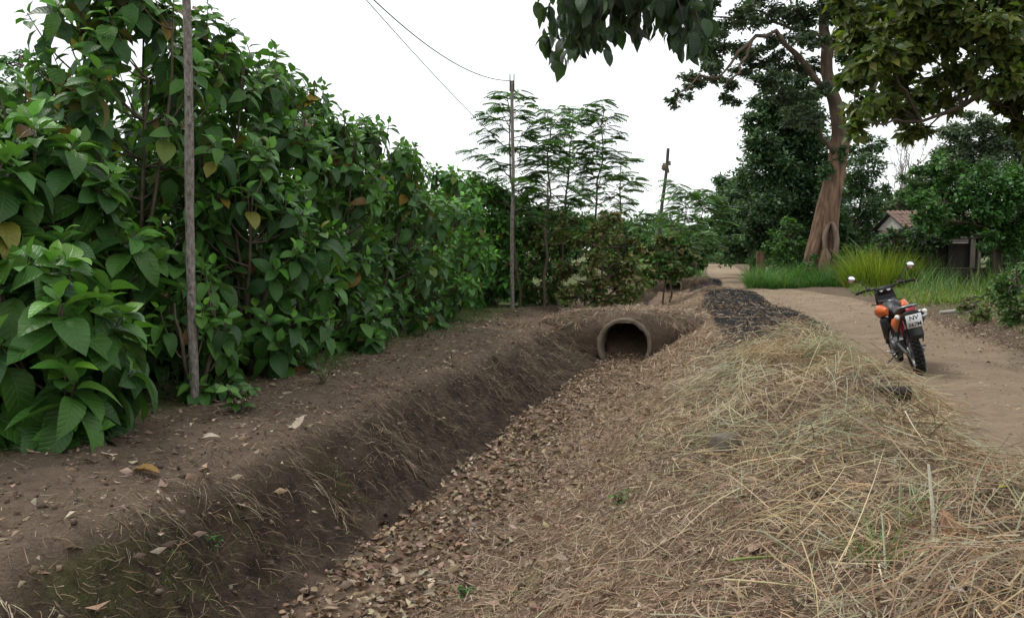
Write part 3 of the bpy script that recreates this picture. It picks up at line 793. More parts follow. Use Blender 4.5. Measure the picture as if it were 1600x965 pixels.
    ivy = MB(); crown_leaves(ivy, CL([(1304, 255, 14), (1296, 275, 13), (1312, 235, 12), (1285, 262, 14)], YB - .4, .3), TL_card, .22, 900, DARKG, 8)
    ivy.V = [v - bb for v in ivy.V]; ivy.build('climbing_leaves', M['tree_leaf'], root)
big_tree()

def simple_tree(label, px, Y, spec, size, dens, cols, bark='darkbark', group='trees beyond the road', r0=.22, dy=1.5, top=None, name='tree', cat='tree', sub=12, lean=0, **kw):
    b = gpt(px, Y)
    ys = [q[1] for q in spec]; tp = at(px + lean, (min(ys) * .65 + max(ys) * .35) if top is None else top, Y)
    tr = curve(b - np.array([0, 0, .15]), tp, 9, 0, .05 * Y / 40)
    return tree(name, label, cat, b, tr, np.linspace(r0, r0 * .3, 9), CL(spec, Y, dy), size=size, dens=dens, cols=cols, bark=bark, group=group, sub=sub, **kw)
simple_tree('tall dense dark evergreen tree behind the big leaning trunk', 1248, 56, [(1225, 190, 40), (1195, 215, 34), (1250, 180, 36), (1270, 215, 36), (1240, 235, 46), (1200, 260, 46), (1265, 265, 46), (1230, 290, 52), (1195, 320, 46), (1260, 325, 50), (1225, 355, 46), (1280, 360, 40), (1190, 365, 36), (1215, 150, 28), (1240, 130, 26), (1190, 160, 24), (1262, 150, 26), (1180, 190, 24), (1178, 290, 26), (1290, 300, 34), (1245, 385, 40), (1210, 400, 30), (1275, 400, 30)], .24, 400, DARKG, r0=.35)
simple_tree('rounded dark evergreen tree leaning over the far end of the road', 1178, 66, [(1135, 285, 24), (1158, 300, 32), (1138, 320, 30), (1172, 335, 38), (1145, 355, 34), (1176, 375, 36), (1150, 390, 30), (1125, 345, 18), (1170, 280, 22), (1185, 395, 26)], .26, 330, DARKG, r0=.35)
simple_tree('dark loose tree to the bike side of the big leaning trunk', 1345, 58, [(1335, 240, 28), (1358, 262, 30), (1328, 290, 32), (1352, 315, 34), (1330, 345, 36), (1362, 355, 32), (1340, 385, 36), (1375, 385, 28), (1378, 300, 20), (1365, 225, 20), (1310, 375, 30)], .22, 230, DARKG, r0=.2)
simple_tree('spreading mid green tree over the dark shed', 1560, 36, [(1425, 300, 26), (1440, 270, 24), (1455, 320, 30), (1475, 290, 32), (1468, 255, 24), (1500, 310, 36), (1490, 345, 30), (1510, 270, 34), (1535, 300, 38), (1530, 345, 34), (1560, 270, 34), (1575, 320, 40), (1562, 360, 34), (1600, 290, 38), (1610, 345, 40), (1640, 300, 50), (1650, 360, 50), (1590, 385, 34), (1445, 345, 22), (1470, 350, 18), (1455, 340, 20), (1480, 362, 18), (1505, 365, 20), (1535, 372, 22), (1460, 300, 22), (1485, 320, 24), (1550, 335, 26)], .17, 520, MIDG, r0=.22)
simple_tree('dark brownish tree between the bare pale tree and the spreading green tree', 1440, 52, [(1420, 300, 24), (1440, 310, 26), (1425, 330, 24), (1412, 320, 20), (1450, 285, 26), (1470, 300, 26), (1405, 345, 18), (1395, 325, 16), (1425, 280, 18), (1450, 330, 26), (1480, 270, 26)], .2, 280, DARKG * np.array([1.3, 1.0, 1.0]), r0=.16)
simple_tree('hazy pale green tree far behind the shed', 1530, 80, [(1490, 205, 26), (1520, 195, 26), (1545, 215, 30), (1505, 235, 30), (1570, 235, 34), (1600, 225, 34), (1480, 245, 26), (1540, 250, 34), (1620, 260, 40)], .3, 240, GREYG * 1.25, r0=.3)
simple_tree('yellow green feathery small tree at the foot of the dark evergreen', 1232, 50, [(1228, 350, 16), (1245, 365, 18), (1215, 370, 18), (1235, 385, 22), (1258, 385, 18), (1205, 392, 16), (1225, 405, 20)], .2, 300, BRITG * .8, r0=.09)
simple_tree('light green bushy tree closing the far end of the road', 1105, 105, [(1085, 365, 22), (1105, 355, 20), (1125, 375, 22), (1100, 385, 24), (1075, 385, 20), (1130, 395, 20)], .35, 200, MIDG * 1.2, r0=.2)
simple_tree('low dull green bush right at the end of the road', 1125, 92, [(1115, 402, 10), (1130, 405, 10), (1145, 400, 13), (1100, 405, 9)], .28, 260, BRITG * .8, r0=.08, cat='bush', name='bush')
simple_tree('pale leafy tree rising behind the row of broad-leaved shrubs', 30, 22, [(10, 100, 22), (40, 92, 20), (60, 110, 20), (25, 125, 26), (70, 130, 20), (-20, 115, 30)], .12, 420, MIDG * 1.2, r0=.1, group='trees beyond the shrubs')
for px, Y, spec in ((860, 62, [(850, 335, 24), (880, 345, 26), (910, 350, 24), (865, 365, 26), (895, 375, 24)]), (960, 70, [(940, 360, 24), (965, 352, 22), (985, 365, 22), (955, 385, 22), (1000, 380, 20)]), (1030, 75, [(1015, 378, 18), (1040, 372, 20), (1060, 385, 18), (1030, 395, 18)])):
    simple_tree('mid green leafy tree far behind the pinnate saplings', px, Y, spec, .26, 300, MIDG * 1.1, r0=.16, group='trees beyond the ditch')
# backing woods to the right
for px, Y, spec in ((1400, 75, [(1385, 330, 30), (1405, 350, 30), (1395, 375, 30), (1420, 385, 26)]), (1300, 78, [(1290, 340, 40), (1310, 300, 36), (1300, 375, 40), (1320, 390, 30)]), (1480, 62, [(1460, 370, 30), (1490, 380, 30), (1520, 375, 32), (1550, 380, 32), (1440, 385, 26)]), (1640, 60, [(1600, 330, 50), (1640, 350, 50), (1600, 380, 44), (1680, 380, 50)])):
    simple_tree('dark green tree in the wood behind the house', px, Y, spec, .28, 330, DARKG * 1.25, r0=.2, group='dark trees of the wood behind the house')
# low bushes around the trunk foot
for px, Y, spec, lab, colr in ((1310, 44, [(1300, 425, 13), (1318, 415, 14), (1330, 405, 13), (1312, 405, 12)], 'dark green leafy bush at the foot of the big leaning trunk', MIDG),
                        (1262, 43.5, [(1262, 412, 10), (1272, 400, 8), (1255, 420, 9)], 'small green bush growing against the flared trunk base', MIDG),
                        (1205, 52, [(1190, 412, 13), (1210, 408, 14), (1228, 415, 12)], 'low green bush beside the pale stump by the road', DARKG * 1.3),
                        (1590, 17.5, [(1560, 465, 28), (1590, 445, 34), (1605, 480, 36), (1585, 500, 30), (1620, 430, 40), (1640, 480, 44)], 'scrubby green bush at the road edge past the motorcycle', MIDG * np.array([1.2, .95, 1])),
                        (1525, 19, [(1505, 480, 14), (1525, 475, 18), (1545, 485, 20), (1530, 492, 16)], 'dry thin bush beside the scrubby green bush', OLIVE)):
    simple_tree(lab, px, Y, spec, .14 if Y > 30 else .085, 420 if Y > 30 else 900, colr, name='bush', cat='bush', group=None, r0=.03, dy=.5)

for lab, px, Y, spec, cols in (
    ('dark bush hiding the house wall below the gable', 1405, 38.4, [(1375, 375, 14), (1382, 400, 16), (1395, 362, 10), (1415, 362, 11), (1435, 358, 12), (1392, 372, 15), (1412, 375, 17), (1432, 372, 18), (1452, 385, 18), (1470, 370, 16), (1398, 395, 18), (1420, 398, 18), (1440, 395, 18), (1405, 418, 16), (1435, 420, 16), (1450, 375, 16), (1455, 360, 14)], DARKG),
    ('leafy dark bush at the far side of the shed', 1580, 40, [(1545, 380, 20), (1570, 390, 24), (1600, 385, 26), (1560, 415, 20), (1590, 420, 22), (1625, 415, 26), (1535, 365, 18), (1550, 425, 14)], DARKG * 1.3),
    ('mixed green bush filling the gap between trunk and house', 1350, 50, [(1330, 395, 18), (1352, 390, 20), (1372, 398, 18), (1340, 415, 16), (1365, 418, 16), (1385, 405, 14), (1385, 380, 14)], MIDG),
    ('dense green bush under the dark evergreen by the road', 1225, 54, [(1205, 400, 18), (1228, 395, 18), (1250, 402, 16), (1215, 420, 14), (1240, 422, 14), (1180, 412, 13)], MIDG * .8)):
    simple_tree(lab, px, Y, spec, .17, 520, cols, name='bush', cat='bush', group=None, r0=.04, dy=.8)
def far_wood():
    mb = MB(); cl = []
    for px in range(560, 2100, 26):
        for r_ in range(3):
            Y = 135 + rng.uniform(-8, 8); cl.append((at(px + rng.uniform(-12, 12), rng.uniform(352, 400) if px < 1060 or px > 1170 else rng.uniform(375, 402), Y), rng.uniform(2.2, 3.6)))
    crown_leaves(mb, cl, TL_card, .85, 34, np.concatenate([MIDG, DARKG * 1.4]), 10)
    tag(mb.build('far_wood', M['tree_leaf']), 'distant green wood closing the horizon', None, kind='stuff')
far_wood()
# the bare pale tree
def bare_tree():
    Y = 66; b = gpt(1405, Y)
    root = thing('bare_tree', 'bare pale-branched tree standing behind the house roof', 'tree', b)
    mb = MB()
    def br(p, d, L, r, lev):
        n = 6; q = np.linspace(0, 1, n)[:, None]
        e = p + d * L; P = p * (1 - q) + e * q; P[1:-1] += rng.normal(0, .04 * L, (n - 2, 3))
        mb.tube(P - b, np.linspace(r, r * .5, n), 5, cap=False)
        if lev < 4:
            for _ in range(3 if lev else 5):
                k = rng.integers(2, n); br(P[k], unit(d + .55 * rng.normal(0, 1, 3) + np.array([0, 0, .25])), L * rng.uniform(.5, .72), max(.02, r * .5), lev + 1)
    br(b, np.array([-.02, 0, 1.0]), 5.2, .17, 0)
    br(b + np.array([-.4, 0, 0]), unit(np.array([-.18, 0, 1.0])), 4.6, .12, 1)
    mb.build('trunk', M['palebark'], root)
bare_tree()
# pale stump
st_b = gpt(1187, 50)
mb = MB(); q = np.linspace(0, 1, 7)
mb.tube(np.stack([.05 * np.sin(q * 3), 0 * q, q * 1.75 - .1], -1), np.array([.42, .30, .25, .24, .24, .25, .20]), 12, lump=.05)
stp = mb.build('tree_stump', M['bark'], origin=None); stp.location = tuple(st_b)
tag(stp, 'pale broken tree stump under the dark evergreens by the road', 'stump')

# ------------------------------------------------------------------ pinnate saplings near the second pole
def frond_template(n=8):
    V = []; F = []; L = []
    for i in range(n):
        y = .18 + .8 * i / (n - 1); z = -.30 * y * y
        w = .34 * (1 - .45 * abs(i / (n - 1) - .35))
        for sgn in (-1, 1):
            k = len(V)
            V += [[0, y, z], [sgn * w * .55, y + .11, z + .01], [sgn * w, y + .07, z - .07], [sgn * w * .5, y - .04, z - .01]]
            L += [[0, 0, 0], [1, .5, 0], [0, 1, 0], [-1, .5, 0]]
            F.append([k, k + 1, k + 2, k + 3] if sgn < 0 else [k + 3, k + 2, k + 1, k])
    k = len(V); V += [[-.006, 0, 0], [.006, 0, 0], [.004, 1, -.3], [-.004, 1, -.3]]; L += [[0, 0, 0]] * 4; F.append([k, k + 1, k + 2, k + 3])
    return np.array(V, float), np.array(F), np.array(L, float)
FR = frond_template()
def pinnate(label, px, Y, px_top, py_top, spread, nbr, cols, name='pinnate_sapling', bare=.4, fs=.42, group='pinnate-leaved saplings by the ditch', vine=0):
    b = gpt(px, Y); top = at(px_top, py_top, Y)
    root = thing(name, label, 'tree', b, group)
    mb = MB(); fb = MB()
    tr = curve(b - np.array([0, 0, .1]), top, 12, 0, .05); mb.tube(tr - b, np.linspace(.055, .015, 12), 6)
    P, D, Nn = [], [], []
    for k in range(nbr):
        f = bare + (1 - bare) * (k + rng.uniform(0, 1)) / nbr
        a = np.array([np.interp(f, np.linspace(0, 1, 12), tr[:, q]) for q in range(3)])
        az = k * 2.4 + rng.uniform(-.4, .4); L = spread * (1.05 - .65 * (f - bare) / (1 - bare)) * rng.uniform(.6, 1.15)
        d = unit(np.array([math.cos(az), math.sin(az), rng.uniform(.35, .9)]))
        e = a + d * L
        br = curve(a, e, 5, -.05, .02); mb.tube(br - b, np.linspace(.018, .007, 5), 4, cap=False)
        for q in range(rng.integers(13, 18)):
            g = br[rng.integers(2, 5)]; az2 = az + rng.normal(0, 1.1)
            P.append(g); D.append([math.cos(az2), math.sin(az2), rng.uniform(-.15, .3)]); Nn.append([.2 * rng.normal(), .2 * rng.normal(), 1])
    P = np.array(P); n = len(P)
    scatter(fb, FR, P - b, frames(np.array(D), np.array(Nn)), fs * rng.uniform(.7, 1.25, n), pick(cols, n, .2))
    if vine:
        c = [(tr[q] + rng.normal(0, .12, 3), .32) for q in range(3, 11) for _ in range(vine)]
        crown_leaves(fb, [(cc - b, r) for cc, r in c], TL_card, .12, 320, OLIVE, 4)
    mb.build('trunk', M['stem'], root); fb.build('crown', M['tree_leaf'], root)
PIN = np.array([[.06, .16, .03], [.09, .20, .04], [.07, .13, .035], [.12, .24, .05]])
pinnate('slender pinnate-leaved sapling growing right behind the second wooden pole', 812, 26, 792, 150, 1.5, 22, PIN, bare=.45, group=None)
pinnate('pinnate-leaved sapling between the second pole and the vine-hung sapling', 850, 25, 862, 185, 1.4, 20, PIN, bare=.4, group=None)
pinnate('pinnate-leaved sapling with two thin leaders above the brown thicket', 872, 27, 895, 172, 1.5, 20, PIN, bare=.4, group=None)
pinnate('tall vine-hung sapling with arching top above the brown thicket', 915, 27.5, 945, 170, 1.2, 16, PIN, bare=.5, vine=1, group=None)
pinnate('drooping half-bare sapling at the end of the brown thicket', 965, 29, 970, 255, 1.0, 9, PIN * .9, bare=.55, vine=1, group=None)
pinnate('young pinnate tree in front of the leaning far pole', 1045, 41, 1075, 300, 2.0, 18, PIN, fs=.6, bare=.3, group=None)
pinnate('young pinnate tree between the leaning far pole and the dark evergreens', 1085, 50, 1100, 305, 2.2, 16, PIN * 1.1, fs=.7, bare=.3, group=None)
# brown thicket and green undergrowth
for lab, px, Y, spec, cols, dens in (
    ('brown-green tangled thicket of vines above the culvert', 940, 25, [(900, 380, 24), (930, 365, 24), (960, 380, 26), (985, 385, 22), (915, 410, 26), (945, 415, 28), (975, 420, 26), (905, 445, 22), (935, 448, 24), (968, 445, 22), (995, 410, 18), (890, 465, 18), (920, 470, 20), (950, 470, 18), (980, 462, 18), (1000, 440, 16), (890, 420, 22), (955, 345, 18)], OLIVE, 1000),
    ('dull green leafy thicket around the pinnate saplings', 850, 27, [(830, 350, 26), (860, 370, 28), (845, 400, 28), (880, 400, 24), (825, 420, 26), (865, 430, 26), (840, 450, 24), (880, 450, 22), (825, 465, 20), (860, 470, 20), (895, 350, 20), (870, 340, 20), (840, 375, 26)], np.concatenate([OLIVE, MIDG]), 1000),
    ('bright green undergrowth behind the second wooden pole', 770, 27, [(700, 300, 28), (730, 290, 28), (760, 300, 28), (790, 315, 28), (815, 320, 26), (710, 340, 28), (745, 335, 28), (780, 345, 28), (690, 380, 26), (715, 410, 26), (700, 440, 24), (725, 455, 20), (745, 370, 26), (775, 380, 28), (760, 410, 28), (790, 415, 26), (750, 445, 24), (780, 450, 24), (800, 460, 20), (765, 468, 18), (735, 465, 16), (800, 385, 22), (815, 360, 22)], np.concatenate([MIDG * 1.2, BRITG * 1.3]), 800),
    ('pale green thicket at the foot of the leaning far pole', 1040, 39, [(1020, 385, 20), (1045, 375, 20), (1065, 390, 20), (1030, 410, 20), (1055, 412, 20), (1075, 405, 16), (1010, 405, 14), (1020, 430, 14), (1045, 430, 15), (1068, 424, 13), (1000, 425, 12)], np.concatenate([OLIVE * .9, MIDG]), 900),
    ('green roadside thicket under the far pinnate trees', 1090, 58, [(1080, 380, 18), (1100, 370, 18), (1112, 388, 16), (1090, 400, 16), (1070, 400, 14), (1075, 415, 12), (1095, 412, 12)], MIDG, 700)):
    simple_tree(lab, px, Y, spec, .13 if Y < 30 else .2, dens, cols, name='thicket', cat='bush', group=None, r0=.05, dy=.8, droop=.3)

# ------------------------------------------------------------------ overhanging trees
def overhang_a():
    base = np.array([6.2, -3.0, 0.0]); base[2] = float(H(base[0], base[1]))
    root = thing('overhanging_tree', 'roadside tree reaching a bough of big dark drooping leaves overhead', 'tree', base)
    mb = MB()
    tr = curve(base - [0, 0, .1], base + np.array([-.4, .6, 4.2]), 8, 0, .05); mb.tube(tr - base, np.linspace(.24, .17, 8), 10, lump=.03)
    limb = np.array([tr[-1], [4.6, .2, 5.1], [3.2, 3.0, 5.4], [2.2, 5.4, 5.0], [1.5, 7.0, 4.35], [.9, 7.3, 3.95]])
    q = np.linspace(0, 5, 16); limb = np.stack([np.interp(q, range(6), limb[:, k]) for k in range(3)], -1)
    mb.tube(limb - base, np.linspace(.14, .02, 16), 8, lump=.03)
    up = np.array([tr[-1], [6.8, -3.2, 6.0], [7.0, -3.5, 8.0]]); mb.tube(up - base, [.15, .1, .04], 7)
    P, D, Nn = [], [], []
    tips = [(862, 10), (860, 70), (878, 98), (900, 80), (885, 40), (910, 30), (935, 40), (952, 66), (935, 68), (975, 45), (998, 35), (1000, 58), (1025, 15), (1050, 30), (1070, 55), (1085, 82), (1060, 62), (1098, 28), (930, 5), (970, 8), (1080, 8), (1108, 5), (890, 5), (915, 62), (1045, 5), (1000, 2),
            (880, -40), (950, -40), (1020, -45), (1090, -35), (990, -90), (1060, -90), (910, -70), (850, -20), (1140, -60), (1095, 60), (1088, 45), (893, 62), (870, 48), (960, 25)]
    for px, py in tips:
        Y = 7.2 + rng.uniform(-.5, .5); c = at(px, py - 14, Y)
        k = int(np.argmin(np.linalg.norm(limb[6:] - c - [0, 0, .15], axis=1))) + 6
        br = curve(limb[k], c, 6, .08, .02); mb.tube(br - base, np.linspace(.014, .005, 6), 5, cap=False)
        for j in range(rng.integers(15, 21)):
            g = br[rng.integers(3, 6)] if j > 3 else c
            a = rng.uniform(0, 6.28)
            P.append(g + rng.normal(0, .05, 3)); D.append([.6 * math.cos(a), .6 * math.sin(a), -.9 + .5 * rng.normal()]); Nn.append(unit(np.array([math.cos(a), math.sin(a), .5]) + .4 * rng.normal(0, 1, 3)))
    P = np.array(P); n = len(P); S = rng.uniform(.11, .20, n); R = frames(np.array(D), np.array(Nn))
    T = pick(np.array([[.022, .045, .022], [.028, .060, .024], [.018, .035, .02]]), n, .2)
    mes = []
    for T_ in LT_near[:3]:
        m_ = MB(); m_.add(T_[0] * np.array([.95, 1, .7]), T_[1], (1, 1, 1), T_[2]); me = m_.mesh('leaf'); me.materials.append(M['near_leaf']); mes.append(me)
    dist = np.linalg.norm(P - [0, 0, CAMZ], axis=1); vis = np.argsort(np.where(P[:, 2] < 1.6 + .30 * P[:, 1], 0, 100) + dist)
    a_, b_ = vis[:300], vis[300:]
    leaf_objects(root, base, P[a_], R[a_], S[a_], T[a_], mes, rng.integers(0, 3, len(a_)))
    fb = MB(); scatter(fb, LT_far[1], P[b_] - base, R[b_], S[b_], T[b_])
    # the rest of the crown over and behind the viewer
    cl = [(np.array([6.5 + rng.uniform(-3, 4), -3.5 + rng.uniform(-4, 2.0), rng.uniform(5.5, 9)]) - base, rng.uniform(.8, 1.3)) for _ in range(16)]
    for c, r in cl: mb.tube(curve(up[1] - base, c, 6, .1, .05), np.linspace(.05, .012, 6), 5, cap=False)
    crown_leaves(fb, cl, LT_far[0], .16, 260, DARKG, 10)
    tag(fb.build('foliage', M['near_leaf'], root), kind='stuff')
    mb.build('trunk', M['darkbark'], root)
overhang_a()
def overhang_b():
    base = np.array([15.2, 15.5, 0.0]); base[2] = float(H(base[0], base[1]))
    root = thing('overhanging_tree', 'roadside tree with yellow-green boughs hanging over the road above the motorcycle', 'tree', base)
    mb = MB(); Y = 15.0
    tr = curve(base - [0, 0, .1], base + np.array([-.9, .2, 5.2]), 9, 0, .06); mb.tube(tr - base, np.linspace(.34, .24, 9), 12, lump=.03)
    spec = [(1335, 60, 34), (1345, 120, 34), (1335, 165, 24), (1365, 30, 44), (1375, 90, 36), (1372, 150, 36), (1400, 185, 28), (1405, 115, 42), (1405, 50, 40), (1432, 205, 22), (1440, 160, 36), (1445, 20, 46), (1470, 120, 36), (1480, 165, 24), (1490, 60, 44), (1500, 15, 50), (1520, 130, 26), (1545, 55, 50), (1560, 120, 30), (1560, 15, 46), (1590, 150, 40), (1590, 195, 26), (1600, 30, 50), (1610, 100, 40), (1650, 60, 70), (1650, 150, 60), (1660, 220, 46), (1400, -30, 60), (1480, -50, 70), (1560, -50, 70), (1640, -40, 80), (1450, -120, 70), (1560, -140, 80), (1720, 60, 90), (1740, 180, 80), (1330, 10, 30), (1425, 85, 24), (1345, 200, 18)]
    cl = CL(spec, Y, 1.3)
    mainl = []
    for px, py in ((1340, 120), (1440, 190), (1420, 20), (1550, 160), (1500, -80)):
        e = at(px, py, Y + rng.uniform(-.6, .6)); P = curve(tr[-1], e, 12, .7, .10); mb.tube(P - base, np.linspace(.15, .025, 12), 7, lump=.04); mainl.append(P)
    ML = np.concatenate(mainl)
    for c, r in cl:
        k = int(np.argmin(np.linalg.norm(ML - c, axis=1))); P = curve(ML[k], c, 6, .05, .05); mb.tube(P - base, np.linspace(.03, .01, 6), 5, cap=False)
        for q in range(4): mb.tube(curve(P[4], c + unit(rng.normal(0, 1, 3)) * r * .8, 4, .03, .02) - base, np.linspace(.012, .005, 4), 4, cap=False)
    for k in range(24):
        cl.append((np.array([base[0] + rng.uniform(-2, 5), base[1] + rng.uniform(-4, 5), rng.uniform(4.5, 9)]), rng.uniform(.8, 1.3)))
        mb.tube(curve(tr[-1], cl[-1][0], 6, .2, .08) - base, np.linspace(.09, .015, 6), 5, cap=False)
    mb.build('trunk', M['darkbark'], root)
    obl = leaf_template(1, 2, .52, .2, .25, 0, .75, 0, .32)
    nv_ = len(spec); fb = MB(); crown_leaves(fb, [(c - base, r) for c, r in cl[:nv_]], obl, .21, 2100, YELG * .9, 14, .75, .35, None, .34)
    crown_leaves(fb, [(c - base, r) for c, r in cl[nv_:]], obl, .26, 320, YELG * .9, 14, .75, .35, None, .34)
    fb.build('crown', M['near_leaf'], root)
overhang_b()

# ------------------------------------------------------------------ poles and wires
def wood_pole(label, base, top, r0, r1, mat='pole', fork=True):
    root = thing('wooden_pole', label, 'pole', base)
    mb = MB(); P = curve(np.asarray(base) - [0, 0, .3], top, 24, 0, 0); kk = np.linspace(0, 1, 24); w1, w2 = rng.uniform(0, 6.28, 2); P[:, 0] += r0 * .45 * np.sin(kk * 7 + w1) * np.sin(kk * 3.14); P[:, 1] += r0 * .4 * np.sin(kk * 6 + w2) * np.sin(kk * 3.14)
    rad = np.linspace(r0, r1, 24) * (1 + .03 * rng.normal(0, 1, 24)); mb.tube(P - base, rad, 14, lump=.02)
    mb.build('shaft', M[mat], root)
    for k in range(3):
        kb = MB(); f = rng.uniform(.15, .7); c = P[int(f * 23)] - base; kb.lathe([(-.01, .012), (.025, .012), (.03, .004)], c + np.array([.3 * r0, -r0 * .85, 0]), (.2, -1, .2), 8); kb.build('knot', M[mat], root)
    if fork:
        for sx in (-1, 1):
            f = MB(); f.box(np.asarray(top) - base + np.array([sx * .055, 0, -.02]), (.03, .05, .46), taper=.9); f.build('bracket', M['darkpole'], root)
        f = MB(); f.box(np.asarray(top) - base + np.array([0, 0, -.1]), (.082, .06, .26)); f.build('insulator_block', M['darkpole'], root)
    return root
b1 = gpt(300, 9.45); t1 = at(297, -330, 9.45); t1[2] = 6.5; t1[0] = at(290, 0, 9.45)[0] - .02
wood_pole('near rough wooden pole standing among the broad-leaved shrubs', b1, t1, .052, .038)
b2 = gpt(801, 24.6); t2 = at(800, 128, 24.6)
wood_pole('thin second wooden pole with a forked bracket on top', b2, t2, .058, .045)
b3 = gpt(1024, 54); t3 = at(1044, 232, 54)
r3 = wood_pole('tall far utility pole leaning towards the road', b3, t3, .13, .09, 'darkpole', False)
for dz, sx in ((1.15, -.12), (1.35, .10), (.9, .12)):
    ib = MB(); c = t3 - b3 - np.array([.19 * dz * .6, 0, dz]); ib.lathe([(-.12, .05), (-.05, .09), (.05, .06), (.12, .08), (.16, .02)], c + np.array([sx * 1.6, -.05, 0]), (0, 0, 1), 10); ib.build('insulator', M['concrete'], r3)
ib = MB(); ib.box(t3 - b3 - np.array([.15, .02, 1.1]), (.34, .16, .46)); ib.build('fuse_box', M['concrete'], r3)
b4 = np.array([at(856, 300, 34)[0], 34.0, 0.0]); b4[2] = float(H(b4[0], b4[1])); t4 = at(856, 285, 34)
wood_pole('thin wooden pole hidden in the leaves of the pinnate saplings', b4, t4, .05, .04, 'pole', False)
def wire(label, a, b, sag, r=.006):
    n = 40; q = np.linspace(0, 1, n)[:, None]; P = np.asarray(a) * (1 - q) + np.asarray(b) * q; P[:, 2] -= sag * 4 * q[:, 0] * (1 - q[:, 0])
    mb = MB(); mb.tube(P - np.asarray(a), r, 5); o = mb.build('wire', M['wire']); o.location = tuple(a); return tag(o, label, 'wire')
wire('thin sagging wire running to the forked top of the second pole', t1 + np.array([.05, 0, -.1]), t2 + np.array([-.06, 0, .03]), .75, .011)
wire('fainter thin wire dropping into the saplings below the sagging wire', t1 + np.array([.05, 0, -.12]), t4, .35, .008)

# ------------------------------------------------------------------ house, shed and rail
def house():
    Y = 47; b = gpt(1465, Y); x0, x1 = at(1405, 400, Y)[0] - b[0], at(1540, 400, Y)[0] - b[0]
    root = thing('house', 'old low house with a reddish tiled roof half hidden by the trees', 'house', b)
    wallm = plain('mud_wall', (.16, .135, .115), .95, 0, .1, 3, .5, .5); tile = plain('clay_tile', (.30, .20, .165), .9, 0, .15, 4, .7, .4); white = plain('gable_paint', (.55, .52, .47), .9, 0, .2, 3, .4); dark = plain('dark_wood', (.05, .042, .036), .8, 0, .2, 8, .4, .4)
    dep = 3.2; hw = 2.75; hr = 3.65; xm0 = x0 + .3; xm1 = x1 - .3
    mb = MB(); th = .2
    mb.box(((xm0 + xm1) / 2, 0, hw / 2), (xm1 - xm0, th, hw)); mb.box(((xm0 + xm1) / 2, dep, hw / 2), (xm1 - xm0, th, hw))
    for xx in (xm0, xm1): mb.box((xx, dep / 2, hw / 2 - .002), (th, dep - th - .004, hw))
    mb.build('wall', wallm, root, False)
    for xx, s in ((xm0, -1), (xm1, 1)):
        g = MB(); V = []
        for e in (-.08, .08): V += [[xx + e, -.3, hw + .004], [xx + e, dep + .3, hw + .004], [xx + e, dep / 2, hr - .06]]
        g.add(V, [[0, 2, 1], [3, 4, 5]]); g.add(V, [[0, 1, 4, 3], [1, 2, 5, 4], [2, 0, 3, 5]]); g.build('gable', white, root, False)
    rf = MB(); slope = math.atan2(hr - hw, dep / 2 + .6); Ls = math.hypot(hr - hw, dep / 2 + .6)
    for sgn in (-1, 1):
        R = np.array([[1, 0, 0], [0, math.cos(slope), -math.sin(slope)], [0, math.sin(slope), math.cos(slope)]])
        if sgn > 0: R = np.array([[1, 0, 0], [0, math.cos(slope), math.sin(slope)], [0, -math.sin(slope), math.cos(slope)]])
        c = np.array([(x0 + x1) / 2, dep / 2 + sgn * (dep / 2 + .6) / 2, (hr + hw - .02) / 2]); rf.box(c, (x1 - x0, Ls, .06), R=R)
    roof = rf.build('roof', dark, root, False)
    t = MB(); q = np.linspace(0, np.pi, 6); nt_ = 7
    tv = []
    for e, rr in ((0, .13), (.62, .115)): tv += [[rr * math.cos(a), e, rr * .55 * math.sin(a)] for a in q]
    tf4 = [[k, k + 1, k + 7, k + 6] for k in range(5)]
    t.add(np.array(tv), tf4); tme = t.mesh('tile'); tme.materials.append(tile)
    nx = int((x1 - x0) / .25)
    cnt = 0
    for i in range(nx):
        for j in range(5):
            f = (j + .15) / 5 * (dep / 2 + .6)
            o = bpy.data.objects.new('tile', tme); o.parent = roof
            o.location = (x0 + .13 + i * .25, -.6 + f, hw - .02 - .0 + f * math.tan(slope) + .05 + rng.uniform(0, .02)); o.rotation_euler = (slope - .03, 0, rng.uniform(-.04, .04)); COL.objects.link(o); cnt += 1
    d = MB(); d.box((xm0 + 2.4, -.13, 1.02), (.95, .06, 2.04)); d.build('door', dark, root, False)
    for xx in (xm0 + 1.0, xm1 - 1.2):
        w = MB(); w.box((xx, -.125, 1.5), (.9, .05, .9)); wi = w.build('window', dark, root, False)
        fr = MB()
        for dx, dz, sx, sz in ((-.49, 0, .08, 1.06), (.49, 0, .08, 1.06), (0, .49, .9, .08), (0, -.49, .9, .08)): fr.box((xx + dx, -.15, 1.5 + dz), (sx, .06, sz))
        fr.build('frame', white, wi, False)
house()
